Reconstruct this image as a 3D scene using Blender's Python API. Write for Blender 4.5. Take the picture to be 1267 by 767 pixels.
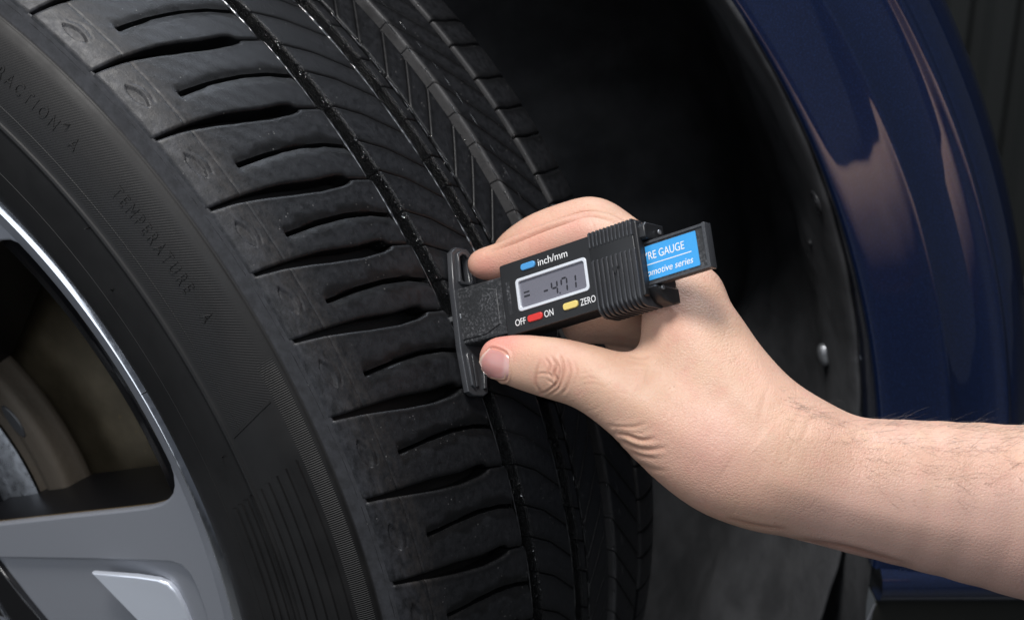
import bpy, bmesh, math, random
import numpy as np
from mathutils import Matrix, Vector
from mathutils.bvhtree import BVHTree

random.seed(7); rng = np.random.default_rng(11)
sc = bpy.context.scene
COL = sc.collection
for o in list(bpy.data.objects): bpy.data.objects.remove(o)

# ------------------------------------------------------------------ camera
CAM = np.array([-.50630337, -.5968555, .42744873])
RT = np.array([.50666696, -.86214186, 0.]); FW = np.array([.78112353, .45905379, -.42322057])
UP = np.array([.36487617, .21443188, .90602668])
FPX = 2000.0; CX, CY = 633.5, 383.5          # focal length and centre in photograph pixels (1267 wide)
cd = bpy.data.cameras.new('camera'); cam = bpy.data.objects.new('camera', cd); COL.objects.link(cam)
cd.sensor_width = 36.0; cd.lens = FPX / 1267 * 36; cd.clip_start = .01; cd.clip_end = 50
cam.matrix_world = Matrix(((RT[0], UP[0], -FW[0], CAM[0]), (RT[1], UP[1], -FW[1], CAM[1]), (RT[2], UP[2], -FW[2], CAM[2]), (0, 0, 0, 1)))
cd.dof.use_dof = True; cd.dof.focus_distance = .60; cd.dof.aperture_fstop = 13
sc.camera = cam

# ------------------------------------------------------------------ world and lamps (key and top softboxes, plus added front and left fills)
wd = bpy.data.worlds.new('World'); sc.world = wd; wd.use_nodes = True
wd.node_tree.nodes['Background'].inputs[0].default_value = (.5, .55, .65, 1)
wd.node_tree.nodes['Background'].inputs[1].default_value = .115
def area(name, cpos, target, size, power, colour=(1, 1, 1), size_y=None):
    """area lamp given in camera axes (metres right, up, forward)"""
    d = bpy.data.lights.new(name, 'AREA'); d.energy = power; d.color = colour; d.size = size
    if size_y: d.shape = 'RECTANGLE'; d.size_y = size_y
    o = bpy.data.objects.new(name, d); COL.objects.link(o)
    p = CAM + RT * cpos[0] + UP * cpos[1] + FW * cpos[2]; t = CAM + RT * target[0] + UP * target[1] + FW * target[2]
    o.location = p; o.rotation_euler = Vector(t - p).to_track_quat('-Z', 'Y').to_euler()
    return o
area('key_softbox', (-.22, .85, -.10), (.05, -.02, .6), .34, 15.0, (1, .98, .96))
area('front_fill', (.12, .34, -.85), (.05, .05, .75), .6, 5.5, (.88, .93, 1.0))  # added fill, placed to lift the dark arch liner
area('top_softbox', (-.05, 1.05, .80), (-.1, .0, .65), .9, 17.0, (.80, .88, 1.0), .35)
area('left_fill', (-1.0, -.15, -.05), (-.2, -.05, .65), .9, 4.5, (.86, .92, 1.0))  # added fill for highlights on the rim lip and insert
vs = sc.view_settings
vs.view_transform = 'Standard'; vs.look = 'None'; vs.gamma = 1; vs.exposure = 0; vs.use_curve_mapping = False
sc.render.engine = 'CYCLES'; sc.cycles.use_denoising = True; sc.cycles.max_bounces = 8
try: sc.cycles.denoiser = 'OPENIMAGEDENOISE'
except Exception: pass

# ------------------------------------------------------------------ helpers
def at(u, v, depth): return CAM + depth * (FW + RT * (u - CX) / FPX - UP * (v - CY) / FPX)
def px_of(P):
    q = P - CAM; z = q @ FW
    return CX + FPX * (q @ RT) / z, CY - FPX * (q @ UP) / z, z

def link(name, me, mat=None, parent=None, smooth=True, keep=True):
    o = bpy.data.objects.new(name, me); COL.objects.link(o)
    if mat is not None and len(me.materials) == 0: me.materials.append(mat)
    if smooth: me.polygons.foreach_set('use_smooth', [True] * len(me.polygons))
    if parent is not None: set_parent(o, parent, keep)
    return o
def set_parent(o, p, keep=True):
    o.parent = p
    if keep: o.matrix_parent_inverse = world_of(p).inverted()
def world_of(o):
    m = o.matrix_basis.copy()
    if o.parent: m = world_of(o.parent) @ o.matrix_parent_inverse @ m
    return m
def tag(o, label, cat, group=None):
    o['label'] = label; o['category'] = cat
    if group: o['group'] = group
    return o
def thing(name, label, cat, mw=None, group=None):
    o = bpy.data.objects.new(name, None); COL.objects.link(o); o.empty_display_size = .02
    if mw is not None: o.matrix_basis = mw
    return tag(o, label, cat, group)
def structure(o): o['kind'] = 'structure'; return o
def mesh(name, V, F):
    me = bpy.data.meshes.new(name)
    me.from_pydata(np.asarray(V, float).tolist(), [], [tuple(int(i) for i in f) for f in F]); me.update(); return me
def grid_faces(nu, nv, wrap_u=False, off=0, flip=False):
    F = []
    for i in range(nu if wrap_u else nu - 1):
        for j in range(nv - 1):
            a, b = i * nv + j, ((i + 1) % nu) * nv + j
            q = (off + a, off + b, off + b + 1, off + a + 1)
            F.append(q[::-1] if flip else q)
    return F
def lathe(name, prof, seg=256, flip=False, a0=0., a1=360.):
    """profile of (x, r) turned about the wheel axle; angle from -Y towards +Z"""
    full = abs(a1 - a0 - 360) < 1e-6
    n = seg if full else seg + 1
    th = np.radians(np.linspace(a0, a1, seg + 1))[:n]
    P = np.array(prof)
    V = np.stack([np.repeat(P[None, :, 0], n, 0), -P[None, :, 1] * np.cos(th)[:, None], P[None, :, 1] * np.sin(th)[:, None]], -1).reshape(-1, 3)
    return mesh(name, V, grid_faces(n, len(P), full, 0, flip))
def box_mesh(name, lo, hi, bevel=0., seg=3, mm=True):
    s = 1e-3 if mm else 1.
    bm = bmesh.new(); bmesh.ops.create_cube(bm, size=1)
    lo, hi = np.array(lo, float) * s, np.array(hi, float) * s
    for v in bm.verts: v.co = [(lo[i] + hi[i]) / 2 + v.co[i] * (hi[i] - lo[i]) for i in range(3)]
    if bevel > 0: bmesh.ops.bevel(bm, geom=bm.edges[:], offset=bevel * s, segments=seg, profile=.5, affect='EDGES')
    me = bpy.data.meshes.new(name); bm.to_mesh(me); bm.free(); return me
DG = lambda: bpy.context.evaluated_depsgraph_get()
def curve_mesh(name, loops, depth, bevel=0., seg=2, mat4=None):
    """filled, extruded, bevelled plate from 2-D loops (holes allowed); thickness centred on local Z"""
    c = bpy.data.curves.new(name, 'CURVE'); c.dimensions = '2D'; c.fill_mode = 'BOTH'
    for L in loops:
        s = c.splines.new('POLY'); s.points.add(len(L) - 1)
        for p, q in zip(s.points, L): p.co = (q[0], q[1], 0, 1)
        s.use_cyclic_u = True
    c.extrude = depth / 2 - bevel; c.bevel_depth = bevel; c.bevel_resolution = seg
    if bevel: c.offset = -bevel
    o = bpy.data.objects.new('tmp', c); COL.objects.link(o)
    me = bpy.data.meshes.new_from_object(o.evaluated_get(DG())); me.name = name
    bpy.data.objects.remove(o); bpy.data.curves.remove(c)
    if mat4 is not None: me.transform(mat4)
    me.materials.clear(); return me
def text_mesh(name, body, size, spacing=1.0, shear=0., extrude=0., align='LEFT'):
    c = bpy.data.curves.new(name, 'FONT'); c.body = body; c.size = size; c.space_character = spacing; c.shear = shear
    c.extrude = extrude; c.align_x = align; c.resolution_u = 4
    o = bpy.data.objects.new('tmp', c); COL.objects.link(o)
    me = bpy.data.meshes.new_from_object(o.evaluated_get(DG())); me.name = name
    bpy.data.objects.remove(o); bpy.data.curves.remove(c); me.materials.clear(); return me
def get_v(me):
    a = np.empty(len(me.vertices) * 3, np.float32); me.vertices.foreach_get('co', a); return a.reshape(-1, 3).astype(float)
def set_v(me, V): me.vertices.foreach_set('co', np.asarray(V, np.float32).ravel()); me.update()
def attr(me, name, vals):
    a = me.attributes.new(name, 'FLOAT', 'POINT'); a.data.foreach_set('value', np.asarray(vals, np.float32))
def auto_smooth(me, deg=35):
    me.polygons.foreach_set('use_smooth', [True] * len(me.polygons))
    me.set_sharp_from_angle(angle=math.radians(deg))
def sstep(a, b, x): t = np.clip((x - a) / (b - a), 0, 1); return t * t * (3 - 2 * t)

# ------------------------------------------------------------------ materials
class NT:
    def __init__(s, name):
        s.m = bpy.data.materials.new(name); s.m.use_nodes = True; s.t = s.m.node_tree; s.b = s.t.nodes['Principled BSDF']
    def n(s, typ, **kw):
        x = s.t.nodes.new(typ)
        for k, v in kw.items():
            if k.startswith('i_'): 
                key = k[2:]; key = int(key) if key.isdigit() else key
                s.put(x.inputs[key], v)
            else: setattr(x, k, v)
        return x
    def put(s, sock, v):
        if isinstance(v, bpy.types.NodeSocket): s.t.links.new(v, sock)
        elif isinstance(v, bpy.types.Node): s.t.links.new(v.outputs[0], sock)
        else: sock.default_value = v
    def set(s, **kw):
        for k, v in kw.items(): s.put(s.b.inputs[k.replace('_', ' ')], v)
        return s
    def math(s, op, a, b=0., c=None, clamp=False):
        x = s.n('ShaderNodeMath', operation=op, use_clamp=clamp); s.put(x.inputs[0], a); s.put(x.inputs[1], b)
        if c is not None: s.put(x.inputs[2], c)
        return x.outputs[0]
    def obj(s):
        return s.n('ShaderNodeTexCoord').outputs['Object']
    def noise(s, scale, detail=4., rough=.55, vec=None, dist=0.):
        x = s.n('ShaderNodeTexNoise'); x.inputs['Scale'].default_value = scale; x.inputs['Detail'].default_value = detail
        x.inputs['Roughness'].default_value = rough; x.inputs['Distortion'].default_value = dist
        s.put(x.inputs['Vector'], vec if vec is not None else s.obj()); return x.outputs['Fac']
    def ramp(s, fac, a, b, lo=0., hi=1.):
        x = s.n('ShaderNodeMapRange'); x.interpolation_type = 'SMOOTHSTEP'
        s.put(x.inputs[0], fac); x.inputs[1].default_value = a; x.inputs[2].default_value = b; x.inputs[3].default_value = lo; x.inputs[4].default_value = hi
        return x.outputs[0]
    def mix(s, f, a, b):
        x = s.n('ShaderNodeMix', data_type='RGBA'); s.put(x.inputs[0], f)
        for k, v in ((6, a), (7, b)):
            if isinstance(v, tuple) and len(v) == 3: v = (*v, 1)
            s.put(x.inputs[k], v)
        return x.outputs[2]
    def bump(s, h, strength=1., dist=.001, normal=None):
        x = s.n('ShaderNodeBump'); x.inputs['Strength'].default_value = strength; x.inputs['Distance'].default_value = dist
        s.put(x.inputs['Height'], h)
        if normal is not None: s.put(x.inputs['Normal'], normal)
        return x.outputs[0]
    def attr(s, name): return s.n('ShaderNodeAttribute', attribute_name=name).outputs['Fac']

def mat_simple(name, col, rough=.5, metal=0., spec=.5, bump=None, coat=0., rvar=0.):
    m = NT(name); m.set(Base_Color=(*col, 1), Roughness=rough, Metallic=metal)
    m.b.inputs['Specular IOR Level'].default_value = spec; m.b.inputs['Coat Weight'].default_value = coat
    if rvar: m.set(Roughness=m.ramp(m.noise(220, 5), .3, .7, max(rough - rvar, .02), rough + rvar))
    if bump: m.set(Normal=m.bump(m.noise(bump[0], 6, .6), bump[1], bump[2]))
    return m.m

def mat_tread():
    m = NT('tread_rubber'); ob = m.obj()
    w = m.attr('dark')                                  # 1 in and around sipes and grooves: chamfer shade in colour, on unscuffed rubber
    n1 = m.noise(60, 5, .6); n2 = m.noise(420, 4, .7); n3 = m.noise(26, 3, .5)
    sep = m.n('ShaderNodeSeparateXYZ'); m.put(sep.inputs[0], ob)
    n4 = m.noise(330, 7, .72)
    mpn = m.n('ShaderNodeMapping'); m.put(mpn.inputs[0], ob); mpn.inputs['Scale'].default_value = (1., .45, .45); mps = mpn.outputs[0]
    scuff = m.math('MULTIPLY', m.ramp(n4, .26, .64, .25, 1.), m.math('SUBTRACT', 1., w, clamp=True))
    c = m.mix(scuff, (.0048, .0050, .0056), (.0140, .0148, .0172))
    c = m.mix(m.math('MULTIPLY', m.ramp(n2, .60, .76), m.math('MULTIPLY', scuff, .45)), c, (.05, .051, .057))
    spk = m.n('ShaderNodeTexVoronoi'); spk.inputs['Scale'].default_value = 420; m.put(spk.inputs['Vector'], ob)
    c = m.mix(m.math('MULTIPLY', m.ramp(spk.outputs['Distance'], .10, .16, 1., 0.), m.ramp(n1, .52, .64, 0., .6)), c, (.16, .155, .15))
    # dried dust along the outer shoulder
    sh = m.math('MULTIPLY', m.ramp(sep.outputs[0], -.0985, -.091), m.ramp(sep.outputs[0], -.087, -.076, 1., 0.))
    dust = m.math('MULTIPLY', sh, m.ramp(m.noise(520, 6, .7, mps), .34, .70))
    c = m.mix(m.math('MULTIPLY', dust, .45), c, (.046, .040, .037))
    top_sheen = m.math('MULTIPLY', m.ramp(sep.outputs[0], -.094, -.088, 1., 0.), m.ramp(m.noise(420, 6, .65, mps), .36, .66))  # paler outer shoulder: top-light brightness painted into the scuffed rubber
    c = m.mix(m.math('MULTIPLY', top_sheen, .45), c, (.052, .053, .061))
    c = m.mix(m.math('MULTIPLY', m.attr('dust'), m.ramp(n1, .2, .6, .5, 1.)), c, (.105, .104, .106))
    # clear wet film in the grooves of the inner ribs
    wet = m.attr('wet')
    c = m.mix(m.math('MULTIPLY', wet, .85), c, (.0045, .0047, .005))
    m.set(Base_Color=c)
    rr = m.math('SUBTRACT', m.ramp(n4, .3, .7, .42, .58), m.math('MULTIPLY', wet, .42))
    m.set(Roughness=rr); m.b.inputs['Specular IOR Level'].default_value = .36
    # directional scratches + grain
    mp = m.n('ShaderNodeMapping'); m.put(mp.inputs[0], ob); mp.inputs['Scale'].default_value = (1.0, .25, .25)
    scr = m.noise(1300, 3, .7, mp.outputs[0])
    h = m.math('ADD', m.math('MULTIPLY', n2, .6), m.math('MULTIPLY', scr, .4))
    bead = m.math('MULTIPLY', m.ramp(m.noise(1500, 3, .6), .42, .62), wet)
    h = m.math('ADD', h, m.math('MULTIPLY', bead, 1.3))
    m.set(Normal=m.bump(h, .55, .00035)); return m.m

def mat_sidewall():
    m = NT('sidewall_rubber'); ob = m.obj()
    sep = m.n('ShaderNodeSeparateXYZ'); m.put(sep.inputs[0], ob); X, Y, Z = sep.outputs
    r = m.math('SQRT', m.math('ADD', m.math('MULTIPLY', Y, Y), m.math('MULTIPLY', Z, Z)))
    th = m.math('ARCTAN2', Z, m.math('MULTIPLY', Y, -1.))
    n1 = m.noise(35, 5, .6); n2 = m.noise(600, 4, .6)
    c = m.mix(m.ramp(n1, .35, .7), (.0068, .0065, .0066), (.0105, .0100, .0100))
    # scuffed rubber on the shoulder strip, its top-light sheen painted in paler
    strip = m.math('MULTIPLY', m.ramp(r, .3085, .3095), m.ramp(X, -.0962, -.0956, 1., 0.))
    c = m.mix(m.math('MULTIPLY', strip, m.ramp(m.noise(260, 6, .65), .25, .75, .35, .85)), c, (.045, .046, .052))
    m.set(Base_Color=c, Roughness=m.ramp(n1, .3, .7, .5, .62)); m.b.inputs['Specular IOR Level'].default_value = .34
    # fine diagonal knurl in a ring, cut off by the smooth panel; fine radial serration near the shoulder
    lim = m.math('MULTIPLY', m.ramp(r, .2832, .2838), m.ramp(r, .303, .3072, 1., 0.))
    lim = m.math('MULTIPLY', lim, m.math('GREATER_THAN', m.math('ADD', th, m.math('MULTIPLY', m.math('SUBTRACT', r, .29), -1.)), math.radians(29.5)))
    k1 = m.math('SINE', m.math('ADD', m.math('MULTIPLY', th, .297 * 5600), m.math('MULTIPLY', r, 4200)))
    ser = m.math('MULTIPLY', m.math('MULTIPLY', m.ramp(r, .3025, .303), m.ramp(r, .3072, .3077, 1., 0.)), m.ramp(th, math.radians(31.5), math.radians(33), 1., 0.))
    k2 = m.math('SINE', m.math('MULTIPLY', th, .305 * 7400))
    h = m.math('ADD', m.math('MULTIPLY', m.math('MULTIPLY', k1, lim), .25), m.math('MULTIPLY', m.math('MULTIPLY', k2, ser), 1.0))
    h = m.math('ADD', h, m.math('MULTIPLY', n2, .25))
    m.set(Normal=m.bump(h, .6, .00022)); return m.m

def mat_skin():
    m = NT('skin'); ob = m.obj()
    n1 = m.noise(38, 5, .55); n2 = m.noise(150, 4, .6); n3 = m.noise(14, 3, .5)
    c = m.mix(m.ramp(n1, .3, .7), (.545, .345, .238), (.60, .375, .272))
    c = m.mix(m.ramp(n3, .35, .65, 0., .55), c, (.575, .335, .258))
    c = m.mix(m.math('MULTIPLY', m.ramp(n2, .48, .72), .55), c, (.585, .305, .235))
    c = m.mix(m.math('MULTIPLY', m.ramp(m.noise(75, 5, .6), .52, .70), .45), c, (.60, .41, .27))
    c = m.mix(m.math('MULTIPLY', m.ramp(m.noise(420, 4, .65), .52, .72), .30), c, (.50, .25, .18))
    c = m.mix(m.math('MULTIPLY', m.attr('pink'), .55), c, (.56, .36, .315))
    c = m.mix(m.math('MULTIPLY', m.attr('red'), .85), c, (.62, .25, .20))
    vo = m.n('ShaderNodeTexVoronoi'); vo.inputs['Scale'].default_value = 330; m.put(vo.inputs['Vector'], ob)
    fre = m.math('MULTIPLY', m.ramp(vo.outputs['Distance'], .09, .15, 1., 0.), m.ramp(m.noise(60, 2), .5, .6))
    c = m.mix(m.math('MULTIPLY', fre, .4), c, (.36, .17, .10))
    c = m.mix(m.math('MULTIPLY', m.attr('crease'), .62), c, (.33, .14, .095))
    m.set(Base_Color=c, Roughness=m.ramp(n2, .3, .7, .42, .56)); m.b.inputs['Specular IOR Level'].default_value = .35
    m.b.inputs['Subsurface Weight'].default_value = .13; m.b.inputs['Subsurface Radius'].default_value = (1., .35, .2); m.b.inputs['Subsurface Scale'].default_value = .0035
    v1 = m.n('ShaderNodeTexVoronoi', feature='DISTANCE_TO_EDGE'); v1.inputs['Scale'].default_value = 900; m.put(v1.inputs['Vector'], ob)
    mp = m.n('ShaderNodeMapping'); m.put(mp.inputs[0], ob); mp.inputs['Scale'].default_value = (1., 1., 2.6)
    v2 = m.n('ShaderNodeTexVoronoi', feature='DISTANCE_TO_EDGE'); v2.inputs['Scale'].default_value = 360; m.put(v2.inputs['Vector'], mp.outputs[0])
    h = m.math('ADD', m.ramp(v1.outputs['Distance'], 0., .25, 0., .6), m.ramp(v2.outputs['Distance'], 0., .16, 0., .35))
    h = m.math('ADD', h, m.math('MULTIPLY', m.noise(1500, 4, .6), .6))
    h = m.math('MULTIPLY', h, m.ramp(m.noise(26, 3), .3, .7, .35, 1.))
    m.set(Normal=m.bump(h, .34, .0004)); return m.m

def mat_paint():
    m = NT('blue_metallic_paint'); ob = m.obj()
    fl = m.n('ShaderNodeTexVoronoi'); fl.inputs['Scale'].default_value = 2600; m.put(fl.inputs['Vector'], ob)
    c = m.mix(m.ramp(m.noise(1800, 2), .45, .75), (.0048, .0135, .054), (.0115, .033, .128))
    m.set(Base_Color=c, Metallic=.55, Roughness=.38); m.b.inputs['Coat Weight'].default_value = 1.; m.b.inputs['Coat Roughness'].default_value = .035; m.b.inputs['Coat IOR'].default_value = 1.9
    m.set(Normal=m.bump(fl.outputs['Distance'], .10, .0002)); return m.m

def mat_liner():
    m = NT('arch_liner_felt'); n1 = m.noise(18, 5, .6); n2 = m.noise(900, 5, .7)
    c = m.mix(m.ramp(n1, .35, .7), (.044, .0455, .049), (.086, .088, .094))
    c = m.mix(m.math('MULTIPLY', m.ramp(m.noise(480, 2), .68, .76), m.ramp(m.noise(9, 2), .45, .65, 0., .7)), c, (.10, .09, .08))
    m.set(Base_Color=c, Roughness=.85); m.b.inputs['Specular IOR Level'].default_value = .25
    m.set(Normal=m.bump(m.math('ADD', m.math('MULTIPLY', n2, .5), m.noise(120, 4)), .6, .0012)); return m.m

def mat_barrel():
    m = NT('brake_dust_barrel'); n1 = m.noise(30, 6, .65)
    c = m.mix(m.ramp(n1, .35, .7), (.085, .068, .042), (.15, .122, .078))
    c = m.mix(m.math('MULTIPLY', m.ramp(m.noise(260, 3), .66, .74), .5), c, (.16, .12, .05))
    m.set(Base_Color=c, Roughness=.55, Metallic=.3); return m.m

def mat_scuffed():
    m = NT('scuffed_black_plastic'); n1 = m.noise(900, 5, .7); n2 = m.noise(120, 4, .6)
    f = m.math('MULTIPLY', m.ramp(n1, .46, .68), m.ramp(n2, .35, .65))
    m.set(Base_Color=m.mix(f, (.02, .021, .023), (.12, .122, .13)), Roughness=.5, Normal=m.bump(n1, .4, .0003)); return m.m

M = dict(
    tread=mat_tread(), side=mat_sidewall(), skin=mat_skin(), paint=mat_paint(), liner=mat_liner(), barrel=mat_barrel(),
    grey=mat_simple('machined_grey_alloy', (.285, .295, .325), .42, .35, .5, (2500, .08, .0001)),
    bright=mat_simple('polished_alloy', (.80, .82, .86), .16, 1., rvar=.05),
    facet=mat_simple('satin_polished_alloy', (.78, .82, .90), .30, .55, .8),
    black=mat_simple('gloss_black_paint', (.006, .006, .007), .12, 0, .5),
    ribs=mat_simple('worn_rib_plastic', (.032, .033, .037), .30, 0, .7, (2600, .2, .0002)),
    blackside=mat_simple('satin_black_paint', (.005, .005, .006), .42, 0, .25),
    gold=mat_simple('bare_metal_edge', (.35, .25, .13), .35, .8),
    disc=mat_simple('brake_disc_steel', (.52, .54, .58), .34, .9, rvar=.1),
    rust=mat_simple('rusty_iron', (.085, .069, .052), .65, .3, .4, (300, .5, .0006)),
    shell=mat_simple('black_abs_shell', (.014, .0145, .016), .42, 0, .5, (5200, .12, .0001)),
    matte=mat_scuffed(),
    clearblack=mat_simple('glossy_black_plastic', (.045, .047, .052), .24, 0, .7, (900, .2, .0004)),
    lcd=mat_simple('lcd_glass', (.155, .155, .185), .22, 0, .5, coat=.3),
    seg=mat_simple('lcd_segment', (.018, .018, .024), .4),
    white=mat_simple('white_print', (.80, .80, .80), .5),
    frame=mat_simple('silver_bezel', (.72, .75, .80), .3, .2),
    cblue=mat_simple('blue_rubber', (.07, .30, .62), .4), red=mat_simple('red_rubber', (.62, .035, .03), .4),
    yellow=mat_simple('yellow_rubber', (.72, .56, .17), .4), label=mat_simple('blue_label', (.045, .33, .72), .33, 0, .5),
    nail=None, hair=mat_simple('arm_hair', (.055, .034, .022), .45), clip=mat_simple('clip_plastic', (.035, .036, .039), .3),
    metal=mat_simple('zinc_clip', (.5, .52, .55), .35, .8), wall=mat_simple('shutter_paint', (.016, .0175, .0165), .6),
    floor=mat_simple('workshop_floor', (.07, .07, .068), .5, 0, .4, (40, .3, .002)),
    spoiler=mat_simple('gloss_black_trim', (.02, .021, .018), .14, 0, .5),
)
w = NT('water'); w.set(Base_Color=(1, 1, 1, 1), Roughness=.02, IOR=1.42); w.b.inputs['Transmission Weight'].default_value = 1.; M['water'] = w.m
wl = NT('glint_gloss'); wl.set(Base_Color=(.03, .031, .034, 1), Roughness=.14, IOR=1.7); wl.b.inputs['Specular IOR Level'].default_value = 1.; M['glint'] = wl.m
nm = NT('nail_plate')
nc = nm.mix(nm.ramp(nm.attr('tip'), .90, .97), (.56, .27, .245), (.66, .46, .38))
nc = nm.mix(nm.math('MULTIPLY', nm.ramp(nm.attr('tip'), .12, .26, 1., 0.), .5), nc, (.66, .44, .40))
nm.set(Base_Color=nc, Roughness=.22); nm.b.inputs['Subsurface Weight'].default_value = .2; nm.b.inputs['Subsurface Scale'].default_value = .002
M['nail'] = nm.m

# ------------------------------------------------------------------ setting
def plane(name, c, ax, ay, mat):
    c, ax, ay = map(np.array, (c, ax, ay))
    return link(name, mesh(name, [c - ax - ay, c + ax - ay, c + ax + ay, c - ax + ay], [(0, 1, 2, 3)]), mat, None, False)
fl = structure(plane('workshop_floor', (0, 0, -.331), (3, 0, 0), (0, 3, 0), M['floor']))
# ribbed roller shutter behind the car
wn = -np.array([FW[0], FW[1], 0]); wn /= np.linalg.norm(wn); wr = np.array([RT[0], RT[1], 0.])
sp = []; 
for i in range(121):
    for q, dp in ((0, 0), (.012, 0), (.02, .012), (.042, .012), (.05, 0)):
        sp.append((i * .05 - 3 + q * .999, dp))
WC = CAM + FW * 1.9; V = []
for a, d in sp:
    for z in (-.331, 2.2):
        p = WC + wr * a + wn * d; V.append((p[0], p[1], z))
structure(link('shutter_wall', mesh('shutter_wall', V, grid_faces(len(sp), 2)), M['wall'], None, False))
# ------------------------------------------------------------------ wheel
R0 = .331
wheel = thing('wheel_assembly', 'black tyre with scuffed tread on a grey and black alloy rim, filling the left', 'wheel', Matrix.Translation((0, 0, -R0)))
side_prof = [(-.088, .222), (-.0945, .2305), (-.0975, .2352), (-.1035, .2395), (-.108, .247), (-.1115, .258), (-.1131, .268), (-.1137, .2752), (-.1138, .2788),
             (-.1144, .2794), (-.1147, .2802), (-.1144, .2811), (-.1136, .2818), (-.1131, .285), (-.1119, .291), (-.1099, .2968), (-.1072, .3014), (-.1040, .3055), (-.1012, .3080),
             (-.1003, .3084), (-.0998, .3089), (-.0992, .3105), (-.0985, .3135), (-.0979, .3154), (-.0974, .3160), (-.0965, .3158), (-.0955, .3145),
             (-.090, .3158), (-.08, .3185), (-.06, .3200), (-.03, .3208), (0, .3210), (.03, .3208), (.06, .3198), (.085, .3165), (.0985, .309),
             (.106, .300), (.1125, .283), (.113, .265), (.107, .246), (.099, .235), (.09, .224)]
def dense(prof, n=4):
    P = np.array(prof); out = []
    for i in range(len(P) - 1):
        p0, p1, p2, p3 = P[max(i - 1, 0)], P[i], P[i + 1], P[min(i + 2, len(P) - 1)]
        for t in np.arange(n) / n:
            h = .5 * ((2 * p1) + (p2 - p0) * t + (2 * p0 - 5 * p1 + 4 * p2 - p3) * t * t + (-p0 + 3 * p1 - 3 * p2 + p3) * t ** 3)
            l = p1 + (p2 - p1) * t
            out.append(.5 * h + .5 * l)
    out.append(P[-1]); return np.array(out)
tyre = link('tyre', lathe('tyre', dense(side_prof, 3), 540, True), M['side'], wheel)
tyre['label'] = 'dusty black rubber sidewall with raised lettering'
RTX = np.array([-.1, -.0981, -.0945, -.09, -.085, -.079, -.072, -.064, -.055, -.045, -.03, 0, .03, .045, .06, .072, .082, .090, .096, .101])
RTR = np.array([.3150, .3163, .3186, .3209, .3228, .3246, .3262, .3275, .3285, .3292, .3297, .330, .3298, .3294, .3287, .3278, .3265, .3246, .3215, .317])
xs_ = np.linspace(-.1, .101, 400); ys_ = np.interp(xs_, RTX, RTR)
ys_ = np.convolve(np.pad(ys_, 6, mode='reflect', reflect_type='odd'), np.ones(13) / 13, 'valid')
def r_top(x): return np.interp(x, xs_, ys_)
MM = math.degrees(1 / .33) / 1000             # degrees per millimetre of tread

def cyl(x, th, r):
    a = np.radians(th); return np.stack([x, -r * np.cos(a), r * np.sin(a)], -1)

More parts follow.
